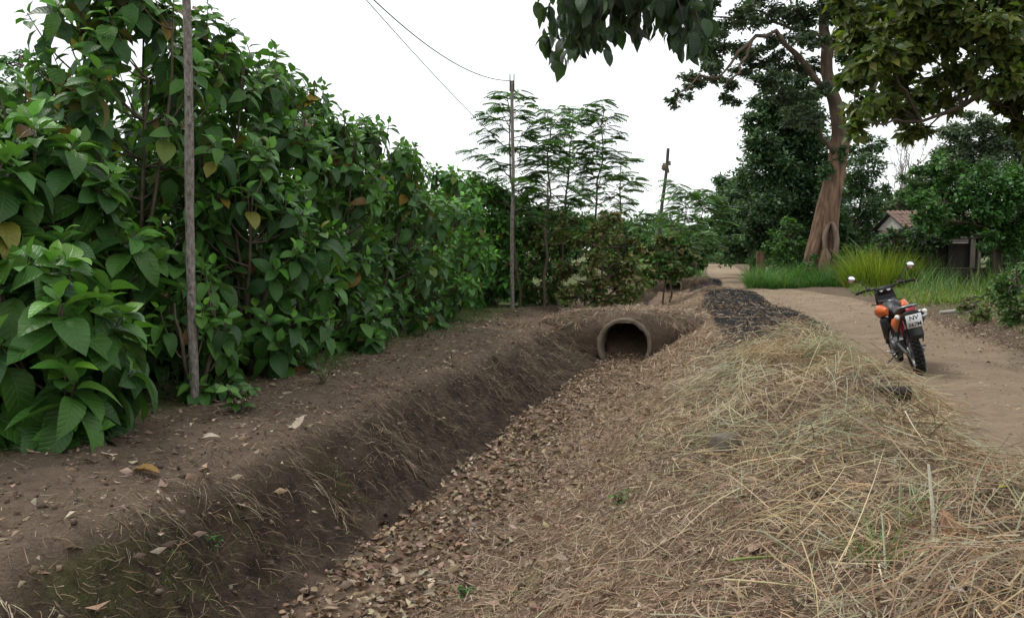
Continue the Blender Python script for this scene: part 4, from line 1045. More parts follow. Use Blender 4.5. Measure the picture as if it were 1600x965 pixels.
def shed():
    Y = 40.5; b = gpt(1505, Y); root = thing('shed', 'dark open wooden shed with pale eave boards behind the tall grass', 'shed', b)
    dark = plain('shed_wood', (.06, .05, .042), .85, 0, .2, 6, .5, .4); rust = plain('shed_roof', (.12, .09, .075), .8, 0, .2, 3, .5, .3); pale = plain('eave_board', (.6, .57, .52), .9, 0, .2, 5, .4)
    W = 3.0
    for xx in (-W / 2, -.6, .6, W / 2):
        for yy in (0, 2.4): m = MB(); m.tube([[xx, yy, -.1], [xx + rng.normal(0, .02), yy, 2.2]], .06, 7); m.build('post', dark, root)
    m = MB()
    m.box((0, 1.15, 2.32), (W + .7, 3.1, .05), R=np.array([[1, 0, 0], [0, .995, -.09], [0, .09, .995]])); m.build('roof', rust, root, False)
    m = MB(); m.box((0, 2.5, 1.0), (W + .1, .05, 2.0)); m.build('back_wall', dark, root, False)
    m = MB(); m.box((0, -.42, .82), (W + .2, .07, .10)); m.build('rail', rust, root, False)
    m = MB(); m.box((-.1, -.42, .45), (W - .2, .05, .62)); m.build('front_boards', dark, root, False)
    for xx, ww in ((-.55, .5), (.35, .45), (.85, .3)): m = MB(); m.box((xx, -.46, 2.27), (ww, .04, .12)); m.build('eave_board', pale, root, False)
shed()

# ------------------------------------------------------------------ grass
def blade_patch(name, label, px_range, Yr, n, h, w, cols, kind='stuff', lean=.5, cat='grass', mask=None):
    px = rng.uniform(*px_range, n); Y = rng.uniform(*Yr, n)
    X = (px - 800) / FPX * Y; cl = fbm(X * .9, Y * .9, 55, 2)
    if mask is not None:
        k = mask(X, Y) + .3 * cl > 0; X, Y, cl = X[k], Y[k], cl[k]
    n = len(X)
    P = np.stack([X, Y, H(X, Y) - .02], -1); a = rng.uniform(0, 6.283, n)
    D = np.stack([np.cos(a) * lean, np.sin(a) * lean, np.ones(n)], -1) * 1.0
    D[:, :2] += .25 * rng.normal(0, 1, (n, 2))
    tuft = np.clip(fbm(X * 2.3, Y * 1.4, 57, 2) * 2.2, -.5, 1.1); L = h * rng.uniform(.3, 1, n) ** 1.2 * (1 + .8 * cl + tuft * .6).clip(.35, 2.1)
    up = np.stack([-np.cos(a), -np.sin(a), .9 * np.ones(n)], -1)
    mb = MB(); ribbons(mb, P, D, up, L, rng.uniform(.6, 1.3, n) * w, rng.uniform(.1, .5, n), pick(cols, n, .2), 3, .1, side=np.stack([-np.sin(a) + .4 * rng.normal(0, 1, n), np.cos(a), 0 * a], -1))
    o = mb.build(name, M['grass'])
    return tag(o, label, cat, kind=kind)
right_of = lambda X, Y: to_st(X, Y)[1] - road_R(to_st(X, Y)[0]) - .25
blade_patch('grass', 'lush tall green grass strip between the road and the big tree', (1165, 1345), (40, 47), 14000, 1.2, .024, np.concatenate([BRITG * np.array([.95, 1.05, .9]), BRITG * .75, MIDG * 1.2, np.array([[.20, .24, .07]])]), mask=lambda X, Y: np.where(X > (1168 - 800) / FPX * Y + .0, .3, -1))
blade_patch('grass', 'short yellow-green grass along the roadside behind the motorcycle', (1330, 1700), (25, 40), 20000, .42, .021, np.concatenate([BRITG * .8, YELG * 1.5, np.array([[.28, .24, .10]])]), mask=lambda X, Y: right_of(X, Y) - .4)
blade_patch('grass', 'thin pale grass stalks standing in front of the dark shed', (1420, 1700), (30, 39), 1800, 1.35, .018, np.concatenate([BRITG * .9, np.array([[.25, .27, .12], [.20, .24, .10]])]), lean=.12)
blade_patch('grass', 'patchy dry grass at the far road edge beside the scrubby bush', (1440, 1800), (11.0, 25), 22000, .20, .007, np.concatenate([MIDG, OLIVE, np.array([[.30, .24, .13]])]), mask=lambda X, Y: right_of(X, Y) - .35)
blade_patch('grass', 'green grass at the left edge of the far road', (1010, 1100), (52, 80), 6000, .8, .03, BRITG * .9, mask=lambda X, Y: road_L(to_st(X, Y)[0]) - to_st(X, Y)[1] - .6)
blade_patch('grass', 'low green weeds under the broad-leaved shrub row', (150, 860), (9.5, 30), 9000, .34, .012, np.concatenate([MIDG, BRITG * .7]), lean=.8, mask=lambda X, Y: np.where((to_st(X, Y)[1] < -4.75) & (to_st(X, Y)[1] > -8), .05 - .1 * np.abs(to_st(X, Y)[1] + 5.6), -1))
# bright clump
gb = gpt(1377, 38)
n = 2600; rr = 1.5 * np.sqrt(rng.uniform(0, 1, n)); a = rng.uniform(0, 6.283, n)
P = np.stack([rr * np.cos(a) * 1.05, rr * np.sin(a) * .6, np.zeros(n)], -1)
D = np.stack([np.cos(a) * .22 * rr + .26 * rng.normal(0, 1, n), np.sin(a) * .2 * rr + .2 * rng.normal(0, 1, n), np.ones(n)], -1)
mb = MB(); ribbons(mb, P, D, np.stack([-np.cos(a), -np.sin(a), .5 * np.ones(n)], -1), (.8 + 1.75 * rng.uniform(0, 1, n) ** .8) * (1 - .22 * rr) * (1 + .35 * fbm(P[:, 0] * 3, P[:, 1] * 3, 402, 2)), rng.uniform(.012, .032, n), rng.uniform(0, .3, n), pick(np.array([[.28, .36, .03], [.36, .43, .04], [.18, .28, .03], [.12, .20, .03], [.30, .26, .08]]), n, .15), 4, .1, side=np.stack([-np.sin(a) + .5 * rng.normal(0, 1, n), np.cos(a), 0 * a], -1))
o = mb.build('grass_clump', M['grass']); o.location = tuple(gb)
tag(o, 'bright yellow-green tall grass clump behind the motorcycle', 'grass clump')
# banana-like / strap plants by the house
def strap_plant(label, px, Y, h, n, cols, name='strap_leaf_plant', w=.16, cat='plant'):
    b = gpt(px, Y); root = thing(name, label, cat, b)
    for k in range(n):
        a = k * 2.4 + rng.uniform(-.3, .3); mb = MB()
        ribbons(mb, np.array([[0, 0, 0.0]]), np.array([[math.cos(a) * .45, math.sin(a) * .45, 1]]), np.array([[-math.cos(a) * .5, -math.sin(a) * .5, .8]]), [h * rng.uniform(.7, 1.1)], [w], [rng.uniform(.2, .5)], pick(cols, 1), 6, .1, side=np.array([[-math.sin(a), math.cos(a), 0]]), basew=.3)
        mb.build('leaf', M['grass'], root)
strap_plant('strap-leaved green plant between the trees beside the house gable', 1372, 50, 3.6, 9, MIDG * .9, w=.3)
strap_plant('upright strap-leaved plant beside the dark shed', 1445, 37, 1.7, 7, MIDG * 1.3, w=.12)
strap_plant('tall strap-leaved plant standing in the grass by the shed posts', 1482, 35, 1.3, 6, BRITG * .8, w=.08)

# small weeds on the left bank
WT = leaf_template(1, 3, .5, .2, .35, 0, .45, 0, .5)
def weed(label, px, py, h, n, cols, size=.09):
    b = ground_at(px, py); root = thing('weed_plant', label, 'weed', b, None)
    st_ = MB(); P, D, Nn = [], [], []
    for k in range(n):
        a = rng.uniform(0, 6.28); e = np.array([math.cos(a) * h * .5, math.sin(a) * h * .5, h * rng.uniform(.5, 1)]); p = curve([0, 0, -.02], e, 5, .03, .01); st_.tube(p, np.linspace(.006, .003, 5), 4, cap=False)
        for j in range(8): P.append(p[rng.integers(1, 5)]); aa = rng.uniform(0, 6.28); D.append([math.cos(aa), math.sin(aa), rng.uniform(-.2, .5)]); Nn.append([.3 * rng.normal(), .3 * rng.normal(), 1])
    st_.build('stems', M['stem'], root); n2 = len(P); fb = MB(); scatter(fb, WT, np.array(P), frames(np.array(D), np.array(Nn)), size * rng.uniform(.6, 1.3, n2), pick(cols, n2)); tag(fb.build('foliage', M['leaf'], root), kind='stuff')
weed('small bright green weed growing just past the near pole', 375, 645, .38, 7, BRITG * .9, .13)
weed('wispy dark weeds at the foot of the near pole', 262, 625, .45, 9, MIDG, .06)
weed('low green weed tuft on the bank between shrubs and ditch', 505, 600, .22, 6, MIDG, .06)
weed('tiny green weed on the mossy ditch wall', 330, 855, .12, 4, MIDG, .045)
weed('small green seedling on the straw slope', 965, 790, .12, 4, BRITG * .8, .06)
weed('green sprout low on the leafy slope near the ditch floor', 725, 935, .1, 4, BRITG * .8, .05)
weed('leafy green weed at the bank top beside the second pole', 880, 462, .6, 8, MIDG * 1.2, .12)
weed('low weed patch at the shrub foot towards the second pole', 600, 545, .3, 8, MIDG, .07)

def tuft(label, px, py, n, h, cols, r=.12, name='grass_tuft', lean=.5):
    b = ground_at(px, py); a = rng.uniform(0, 6.283, n); q = r * np.sqrt(rng.uniform(0, 1, n)); x, y = b[0] + q * np.cos(a), b[1] + q * np.sin(a)
    P = np.stack([q * np.cos(a), q * np.sin(a), H(x, y) - b[2] - .005], -1); D = np.stack([np.cos(a) * lean + .3 * rng.normal(0, 1, n), np.sin(a) * lean + .3 * rng.normal(0, 1, n), np.ones(n)], -1); mb = MB()
    ribbons(mb, P, D, np.stack([-np.cos(a), -np.sin(a), .7 + 0 * a], -1), rng.uniform(.4, 1, n) * h, rng.uniform(.004, .009, n), rng.uniform(.1, .6, n), pick(cols, n, .2), 4, .1, curl=rng.normal(0, .12, n))
    o = mb.build(name, M['grass']); o.location = tuple(b); tag(o, label, None if name == 'moss' else 'grass tuft', kind='stuff' if name == 'moss' else None)
tuft('green grass tuft sprouting from the straw beside the dark bare soil', 1370, 885, 60, .30, np.concatenate([BRITG * .9, np.array([[.26, .30, .12]])]), .10)
tuft('grey-green grass tuft bent over the straw near the dark bare soil', 1430, 800, 60, .34, np.array([[.24, .28, .17], [.30, .32, .22], [.18, .24, .12]]), .14, lean=.9)
tuft('pale green flattened grass on the slope near the grey stone', 1075, 690, 60, .40, np.array([[.22, .27, .13], [.28, .30, .17], [.16, .22, .09]]), .2, lean=1.6)
tuft('mossy green tuft on the ditch wall below the large ochre leaf', 275, 890, 240, .06, np.array([[.06, .09, .02], [.09, .13, .025], [.05, .07, .02]]), .28, 'moss')
tuft('small mossy tuft on the ditch wall halfway to the culvert', 525, 765, 160, .05, np.array([[.08, .11, .02], [.12, .14, .025], [.05, .07, .02]]), .2, 'moss')
# ------------------------------------------------------------------ litter
STRAW = np.array([1.20, 1.16, 1.06]) * np.array([[.24, .27, .18], [.28, .31, .22], [.36, .255, .16], [.45, .36, .245], [.26, .17, .11], [.19, .12, .08], [.23, .25, .16], [.33, .33, .275], [.13, .085, .06], [.36, .25, .13], [.30, .19, .125], [.48, .40, .29], [.20, .23, .13]])
FINE = np.array([[.35, .245, .16], [.25, .16, .105], [.44, .335, .225], [.13, .085, .06], [.52, .42, .31], [.33, .195, .13], [.28, .26, .15]])
def lay(name, label, n, srange, trange, Lr, Wr, cols, dirfield=0.0, lift=(.0, .03), pitch=.12, dens=None, seg=3, bend=.12, spow=1.0, mat='straw', clump=None, p=None):
    s = srange[0] + (srange[1] - srange[0]) * rng.uniform(0, 1, n) ** spow; t = rng.uniform(*trange, n)
    if clump:
        nc, sp = clump; cs = rng.integers(0, nc, n); cS = rng.uniform(*srange, nc) if spow == 1 else srange[0] + (srange[1] - srange[0]) * rng.uniform(0, 1, nc) ** spow; cT = rng.uniform(*trange, nc)
        s = cS[cs] + rng.normal(0, sp, n); t = cT[cs] + rng.normal(0, sp, n)
    if dens is not None:
        k = rng.uniform(0, 1, n) < dens(s, t); s, t = s[k], t[k]
        if clump: cs = cs[k]
    if not clump:
        k = ~((np.abs(t - PIPE_T) < 2.5) & (((s > PIPE_S - .25) & (s < PIPE_S + 1.0)) | ((s > 22.3) & (s < 23.5)))); s, t = s[k], t[k]
    n = len(s); x, y = to_xy(s, t)
    nn = Hn(x, y)
    a = rng.uniform(0, 6.283, n)
    if clump: a = (rng.uniform(0, 6.283, clump[0]))[cs] + rng.normal(0, .28, n)
    elif dirfield: a = dirfield * 6.283 * fbm(x * .7, y * .7, 66, 2) + rng.normal(0, .6, n)
    D = np.stack([np.cos(a), np.sin(a), rng.normal(0, pitch, n) + pitch * .5], -1); D -= nn * (np.sum(D * nn, -1, keepdims=True) - rng.normal(pitch * .5, pitch, (n, 1)))
    P = np.stack([x, y, HL(x, y)], -1) + nn * rng.uniform(*lift, n)[:, None]
    L = rng.uniform(*Lr, n); W = rng.uniform(*Wr, n)
    side = np.cross(D, nn + .6 * rng.normal(0, 1, (n, 3)))
    colr = pick(cols, n, .22, p); cc_ = np.asarray(cols, float)
    if clump: colr = colr * .35 + .65 * (cc_[rng.integers(0, len(cc_), clump[0])] * rng.uniform(.75, 1.25, (clump[0], 1)))[cs] * rng.uniform(.85, 1.15, (n, 1))
    else:
        k_ = np.clip(((fbm(s * 1.6, t * 1.6, 301, 3) + .5) * len(cc_)).astype(int) + rng.integers(-1, 2, n), 0, len(cc_) - 1) if p is None else None
        if k_ is not None: colr = .45 * colr + .55 * cc_[k_] * rng.uniform(.8, 1.2, (n, 1))
    if clump: P = P + nn * (np.abs(rng.normal(0, .07, clump[0])))[cs][:, None]
    mb = MB(); ribbons(mb, P - unit(D) * (L * .5)[:, None] + nn * (.1 * L)[:, None] * 0, D, nn, L, W, rng.normal(bend, bend, n), colr, seg, .3, side=side, curl=rng.normal(0, .17, n))
    # nothing sinks under the soil
    V = mb.V[0]; g = HL(V[:, 0], V[:, 1]) + .004 + .010 * rng.uniform(0, 1, len(V)); V[:, 2] = np.maximum(V[:, 2], g)
    o = mb.build(name, M[mat]); return tag(o, label, None, kind='stuff')
PIT = to_st(*ground_at(1545, 870)[:2])
pd = lambda s, t: np.clip(sum(h / .3 * np.exp(-((s - ps) / (rs * 1.1)) ** 2 - ((t - pt) / (rt * 1.25)) ** 2) for ps, pt, rs, rt, h in PILES), 0, 1)
berm = lambda s, t: np.clip(.34 * np.exp(-((t - .9) / .75) ** 2) + .9 * pd(s, t), 0, 1) * (t < road_L(s) + .35) * np.clip(.65 + 1.7 * fbm(s * .9, t * .9, 58, 3), .12, 1) * (1 - .9 * np.exp(-((s - PIT[0]) / .45) ** 2 - ((t - PIT[1]) / .33) ** 2))
lay('cut_grass', 'loose cut grass and straw heaped along the roadside berm', 42000, (2.4, 14), (-.9, 2.5), (.10, .50), (.002, .0075), STRAW, lift=(0, .15), pitch=.22, dens=berm, spow=1.25, bend=.15, seg=4)
lay('cut_grass', 'bundled long straw in swathes over the berm', 44000, (2.4, 13.2), (-.6, 2.3), (.20, .70), (.002, .0085), STRAW, lift=(.02, .18), pitch=.16, dens=berm, clump=(420, .13), spow=1.25, bend=.22, seg=4)
lay('dry_debris', 'fine brown straw debris covering the slope beside the ditch', 76000, (2.6, 22), (-2.0, 1.9), (.04, .24), (.0025, .008), FINE, lift=(.005, .05), pitch=.35, spow=1.3, seg=2, dens=lambda s, t: np.where(t > road_L(s) - .2, .15, .9) * (1 - .9 * zones(s, t)[1]))
lay('dry_debris', 'scattered straw over the bank beyond the burnt ground', 22000, (14, 50), (-2.2, 2.3), (.12, .5), (.008, .02), FINE, lift=(0, .05), pitch=.3, spow=1.2, seg=2, dens=lambda s, t: np.where(t > road_L(s), .08, .9) * (1 - .93 * zones(s, t)[1]))
lay('dry_debris', 'black charred stubble on the burnt ground', 14000, (14, 56), (-1.4, 3.2), (.08, .3), (.008, .02), np.array([[.012, .012, .013], [.02, .019, .02], [.03, .027, .027], [.10, .09, .085]]), lift=(0, .04), pitch=.35, seg=2, dens=lambda s, t: (zones(s, t)[1] > .45) * 1.0, p=[.4, .3, .25, .05])
# dead grass hanging on the left bank, denser towards the culvert
def bank_grass():
    mb = MB()
    n = 26000; s = 3 + 45 * rng.uniform(0, 1, n) ** 1.1; tl, tf, tr0 = edges(s); f = rng.uniform(-.55, .85, n); t = tl + f * (tf - tl)
    k = rng.uniform(0, 1, n) < np.interp(s, [3, 9, 13, 17, 50], [.38, .5, .8, 1, 1]) * (.35 + 1.4 * np.clip(fbm(s * 1.2, t * 1.2, 71, 3) + .35, 0, 1)); s, t, f = s[k], t[k], f[k]; n = len(s)
    x, y = to_xy(s, t); nn = Hn(x, y)
    a = rng.normal(0, .8, n); D = np.stack([CU * np.cos(a) + SU * np.sin(a), -SU * np.cos(a) + CU * np.sin(a), rng.uniform(-.5, .9, n)], -1) + nn * .35
    L = rng.uniform(.07, .30, n) * np.interp(s, [3, 20, 50], [.8, 1.25, 1.7]); P = np.stack([x, y, HL(x, y) - .01], -1)
    ribbons(mb, P, D, np.repeat([[0, 0, 1.0]], n, 0), L, rng.uniform(.002, .006, n) * np.interp(s, [3, 20, 50], [1, 1.9, 3.4]), rng.uniform(.1, .8, n), pick(np.array([[.17, .115, .075], [.23, .16, .10], [.11, .075, .05], [.28, .21, .13], [.09, .085, .035]]), n, .2), 3, .2)
    for q in range(26):
        s0 = 3.4 + 16 * rng.uniform() ** 1.2; a_, b_, _ = edges(np.array([s0])); t0 = a_[0] + rng.uniform(-.1, .65) * (b_[0] - a_[0]); n = rng.integers(8, 22)
        s_ = s0 + rng.normal(0, .07, n); t_ = t0 + rng.normal(0, .06, n); x, y = to_xy(s_, t_); nn = Hn(x, y); w = rng.normal(0, .8) + rng.normal(0, .55, n)
        D = np.stack([CU * np.cos(w) + SU * np.sin(w), -SU * np.cos(w) + CU * np.sin(w), rng.uniform(-.9, -.2, n)], -1) + nn * .25
        ribbons(mb, np.stack([x, y, H(x, y) + .01], -1), D, np.repeat([[0, 0, 1.0]], n, 0), rng.uniform(.06, .28, n), rng.uniform(.002, .006, n), rng.uniform(.1, .5, n), pick(np.array([[.34, .26, .17], [.26, .18, .115], [.42, .34, .24]]), n, .2), 4, .25, curl=rng.normal(0, .15, n))
    tag(mb.build('dead_grass', M['straw']), 'dead brown grass clinging to the steep ditch bank', None, kind='stuff')
bank_grass()
def crossing_grass():
    for q, V in enumerate(XF):
        n = 3000; P = V[rng.integers(0, len(V), n)] + rng.normal(0, .05, (n, 3)) * np.array([1, 1, .5]) + np.array([0, -.02, .02])
        D = rng.normal(0, 1, (n, 3)) * np.array([1, 1, .5]) + np.array([0, -.5, .1]); mb = MB()
        ribbons(mb, P, D, np.repeat([[0, -.3, 1.0]], n, 0), rng.uniform(.06, .32, n), rng.uniform(.005, .014, n) * (2 if q else 1), rng.uniform(0, .8, n), pick(FINE * .75, n, .2), 3, .2)
        tag(mb.build('dead_grass', M['straw']), 'dead straw strewn over the earth crossing above the ' + ('far' if q else 'wide') + ' culvert', None, kind='stuff')
crossing_grass()
lay('dry_debris', 'fine twigs and grass bits on the bare top of the ditch bank', 14000, (3, 26), (-6.0, -3.1), (.03, .16), (.002, .006), FINE * .8, lift=(0, .02), pitch=.2, spow=1.3, seg=2, dens=lambda s, t: .25 + .6 * (fbm(s, t, 81, 2) > 0))

# fallen leaves
DL = [leaf_template(1, 4, w, f, a, .06, .45, tw, .5) for w, f, a, tw in ((.5, .5, .25, .5), (.55, -.4, -.3, -.6), (.45, .9, .35, .9), (.5, .3, -.15, .2))]
DLS = [leaf_template(1, 2, .5, f, a, 0, .45, tw, .5) for f, a, tw in ((.5, .25, .5), (-.4, -.3, -.6), (.8, .3, .8))]
DCOL = np.array([[.28, .20, .14], [.34, .25, .175], [.20, .14, .095], [.44, .35, .26], [.13, .09, .065], [.29, .19, .13]])
def leaf_pose(s, t, rough=.45):
    x, y = to_xy(s, t); n = len(s); nn = unit(Hn(x, y) + rough * rng.normal(0, 1, (n, 3))); nn[:, 2] = np.abs(nn[:, 2]) * np.where(rng.uniform(0, 1, n) < .35, -1, 1)
    a = rng.uniform(0, 6.283, n); D = np.stack([np.cos(a), np.sin(a), .1 * rng.normal(0, 1, n)], -1)
    return np.stack([x, y, HL(x, y) + rng.uniform(.012, .035, n)], -1), frames(D, nn)
n = 8500
s = 3.2 + 17.6 * rng.uniform(0, 1, n) ** 1.15; tl, tf, tr0 = edges(s)
t = np.where(rng.uniform(0, 1, n) < .8, rng.uniform(0, 1, n) * (tr0 + .15 - tf) + tf, tr0 + np.abs(rng.normal(0, .55, n)))
P, R = leaf_pose(s, t); S = rng.uniform(.035, .105, n); T = pick(DCOL, n, .25)
score = S / np.maximum(P[:, 1], 2) * np.where((P[:, 1] > 4.2) & ((P[:, 2] - CAMZ) / P[:, 1] > -.44), 1, .01)
order = np.argsort(-score)
DLM = []
for T_ in DL:
    m_ = MB(); m_.add(*T_[:2], (1, 1, 1), T_[2]); me = m_.mesh('fallen_leaf'); me.materials.append(M['dry']); DLM.append(me)
for k in order[:290]:
    o = bpy.data.objects.new('fallen_leaf', DLM[rng.integers(4)]); o.location = tuple(P[k]); o.rotation_mode = 'QUATERNION'
    o.rotation_quaternion = Matrix(R[k].tolist()).to_quaternion(); o.scale = (S[k],) * 3; o.color = (*T[k], 1); COL.objects.link(o)
    tag(o, 'curled dry brown leaf lying on the ditch floor', 'leaf', 'dry leaves on the ditch floor')
rest = order[290:]; w = rng.integers(0, 4, len(rest)); mb = MB()
for q in range(4): m_ = rest[w == q]; scatter(mb, DL[q], P[m_], R[m_], S[m_], T[m_])
tag(mb.build('leaf_litter', M['dry']), 'bed of small dry leaves along the ditch floor', None, kind='stuff')
# leaves elsewhere: bank top, straw slope, road, right verge
mb = MB()
for n, sr, tr, sz in ((420, (4, 24), (-5.6, -3.4), (.06, .13)), (900, (3, 18), (-1.4, 1.9), (.04, .10)), (900, (3.5, 40), (1.9, 6.0), (.025, .075)), (6500, (9, 30), (4.7, 8.5), (.03, .09)), (7000, (3, 17), (-1.7, 1.9), (.02, .055)), (1800, (3.5, 22), (-5.8, -3.2), (.02, .06)), (500, (18, 30), (-1.5, 2.3), (.06, .12)), (500, (9, 22), (4.4, 6.4), (.04, .09))):
    s = rng.uniform(*sr, n); t = rng.uniform(*tr, n); P, R = leaf_pose(s, t, .35); S = rng.uniform(*sz, n)
    scatter(mb, DLS[rng.integers(3)], P, R, S, pick(DCOL * (1.25 if tr[0] > 5 else 1.1), n, .2))
tag(mb.build('leaf_litter', M['dry']), 'dry leaves scattered over the banks and the road', None, kind='stuff')
# single leaves that stand out
def one_leaf(px, py, size, col, label, tilt=.25, k=0):
    p = ground_at(px, py); me = DLM[k]; o = bpy.data.objects.new('fallen_leaf', me); o.location = (p[0], p[1], p[2] + .03)
    o.rotation_euler = (tilt, rng.uniform(-.2, .2), rng.uniform(0, 6.28)); o.scale = (size,) * 3; o.color = (*col, 1); COL.objects.link(o); tag(o, label, 'leaf')
one_leaf(250, 745, .24, (.25, .15, .05), 'large ochre fallen leaf on the bare bank below the shrubs')
one_leaf(345, 688, .16, (.48, .42, .34), 'pale grey fallen leaf on the bank before the near pole')
one_leaf(450, 672, .18, (.50, .42, .32), 'pale pointed fallen leaf on the bank past the near pole', k=1)
one_leaf(1485, 858, .16, (.42, .24, .15), 'tan curled leaf standing in the straw near the white stalk', 1.2)
one_leaf(1170, 872, .15, (.44, .32, .24), 'flat pinkish tan leaf on the straw slope')
one_leaf(1575, 770, .07, (.55, .45, .05), 'small yellow leaf at the edge of the dirt road')
one_leaf(1455, 622, .14, (.40, .21, .10), 'orange-brown leaf lying on the dirt road below the motorcycle')
one_leaf(1000, 632, .10, (.50, .33, .06), 'small yellow leaf on the straw bank near the culvert')
# pebbles on the road
peb = MB(); oct_ = np.array([[1, 0, 0], [-1, 0, 0], [0, 1, 0], [0, -1, 0], [0, 0, .6], [0, 0, -.6]], float); of = np.array([[0, 2, 4], [2, 1, 4], [1, 3, 4], [3, 0, 4], [2, 0, 5], [1, 2, 5], [3, 1, 5], [0, 3, 5]])
n = 2200; s = 3 + 35 * rng.uniform(0, 1, n) ** 1.3; t = rng.uniform(1.2, 6.3, n); x, y = to_xy(s, t); nn = unit(rng.normal(0, 1, (n, 3)))
scatter(peb, (oct_, of, oct_ * 0), np.stack([x, y, H(x, y) + .004], -1), frames(rng.normal(0, 1, (n, 3)), nn), rng.uniform(.006, .022, n), pick(np.array([[.34, .28, .21], [.26, .2, .15], [.42, .37, .3]]), n))
tag(peb.build('gravel', M['straw']), 'small pebbles scattered on the dirt road', None, kind='stuff')
cl_ = MB()
for n, sr, tr, lo, hi, cc in ((3500, (3, 20), (-5.5, -2.7), .006, .030, [[.15, .105, .075], [.10, .07, .05], [.20, .15, .11]]), (3000, (2.8, 18), (-1.9, 1.9), .006, .026, [[.17, .12, .085], [.10, .07, .05], [.25, .185, .13]])):
    s = sr[0] + (sr[1] - sr[0]) * rng.uniform(0, 1, n) ** 1.3; t = rng.uniform(*tr, n); x, y = to_xy(s, t)
    sz = lo + (hi - lo) * rng.uniform(0, 1, n) ** 3
    scatter(cl_, (oct_, of, oct_ * 0), np.stack([x, y, H(x, y) + .3 * sz], -1), frames(rng.normal(0, 1, (n, 3)), unit(rng.normal(0, 1, (n, 3)))), sz[:, None] * rng.uniform(.6, 1.4, (n, 3)), pick(cc, n, .2))
tag(cl_.build('soil_clods', M['straw'], smooth=True), 'crumbly soil clods on the ditch banks', None, kind='stuff')
# stalks that stand out in the straw
def stalk(px, py, L, az, el, w, col, label, lift=.06, bend=.1):
    p = ground_at(px, py); p[2] += lift; mb = MB(); D = np.array([[math.cos(az) * math.cos(el), math.sin(az) * math.cos(el), math.sin(el)]])
    ribbons(mb, np.zeros((1, 3)), D, np.array([[0, 0, 1.0]]), [L], [w], [bend], np.array([col]), 6, .4, side=np.cross(D, [[.2, -.9, .45]]) if el > .6 else None)
    mb2 = MB(); P = mb.V[0].reshape(-1, 2, 3).mean(1); mb2.tube(P, np.linspace(w * .5, w * .25, len(P)), 6, col)
    o = mb2.build('straw_stalk', M['straw']); o.location = tuple(p); tag(o, label, 'stalk'); return o
stalk(1462, 850, .36, 2.2, 1.45, .022, (.62, .58, .46), 'white dried stalk standing upright in the straw', 0, .02)
stalk(1130, 925, .62, -.25, .05, .011, (.58, .48, .28), 'long pale straw stalk across the bottom of the slope')
stalk(1140, 893, .42, .12, .10, .016, (.26, .30, .10), 'green cane stalk lying on the straw slope')
stalk(1215, 855, .5, .9, .12, .02, (.56, .44, .26), 'broad tan stalk propped diagonally in the straw')
stalk(1310, 800, .75, -.55, .06, .010, (.50, .40, .24), 'thin straw stalk slanting down beside the broad tan one')
stalk(1400, 930, .55, .75, .25, .014, (.50, .45, .26), 'stiff straw stalk leaning up over the dark soil')
stalk(1150, 590, .7, -.9, .05, .012, (.50, .46, .34), 'forked pale stem on the cut grass heap near the burnt ground')
stalk(1240, 600, .6, .9, .1, .012, (.45, .42, .30), 'pale stem sticking out of the cut grass heap')
stalk(1385, 905, .30, 1.4, 1.2, .012, (.42, .45, .30), 'short green-grey stalk standing by the dark soil', 0)

# stones
def stone(px, py, size, label, mat='stone', squash=.6, cat='stone', name='stone'):
    p = ground_at(px, py); n1, n2 = 10, 14; th = np.linspace(0, np.pi, n1); ph = np.arange(n2) / n2 * 6.283
    d = np.stack([np.sin(th)[:, None] * np.cos(ph), np.sin(th)[:, None] * np.sin(ph), np.cos(th)[:, None] + 0 * ph], -1)
    q = np.sign(d) * np.abs(d) ** .33; r = 1 + .4 * fbm(d[..., 0] * 2 + px, d[..., 1] * 2 + d[..., 2], 5, 3); V = q * r[..., None] * np.array(size) / 2
    i = np.arange(n1 - 1)[:, None] * n2; j = np.arange(n2)[None]; k = (j + 1) % n2
    mb = MB(); mb.add(V.reshape(-1, 3), np.stack([i + j, i + n2 + j, i + n2 + k, i + k], -1).reshape(-1, 4)); o = mb.build(name, M[mat]); o.location = (p[0], p[1], p[2] + size[2] * .3); o.rotation_euler = (rng.uniform(-.2, .2), rng.uniform(-.2, .2), rng.uniform(0, 3)); return tag(o, label, cat)
stone(1132, 703, (.20, .16, .16), 'grey stone block lying in the cut grass')
M['charred'] = plain('charred_wood', (.045, .038, .034), .9, 0, .2, 12, .5, .7)
cb_ = ground_at(1395, 625); mb = MB(); mb.tube([[-.14, 0, .06], [-.05, 0, .065], [.05, .01, .06], [.15, 0, .065]], [.06, .065, .062, .058], 12, lump=.05)
o = mb.build('charred_log', M['charred']); o.location = tuple(cb_); tag(o, 'short dark charred log at the road edge before the motorcycle', 'log')
stone(1497, 935, (.05, .045, .05), 'small pale lump on the dark soil among the straw', 'palebark')
stone(1420, 905, (.07, .05, .04), 'small dark stone by the pale lump', 'stone')
# right verge: low earth hump and logs
lg = ground_at(1500, 492); mb = MB(); mb.tube([[-.5, 0, .06], [-.1, .02, .09], [.3, 0, .08], [.6, .05, .05]], [.04, .05, .05, .03], 8, lump=.08); o = mb.build('fallen_branch', M['palebark']); o.location = tuple(lg); tag(o, 'pale fallen branch on the leaf-strewn verge past the motorcycle', 'branch')

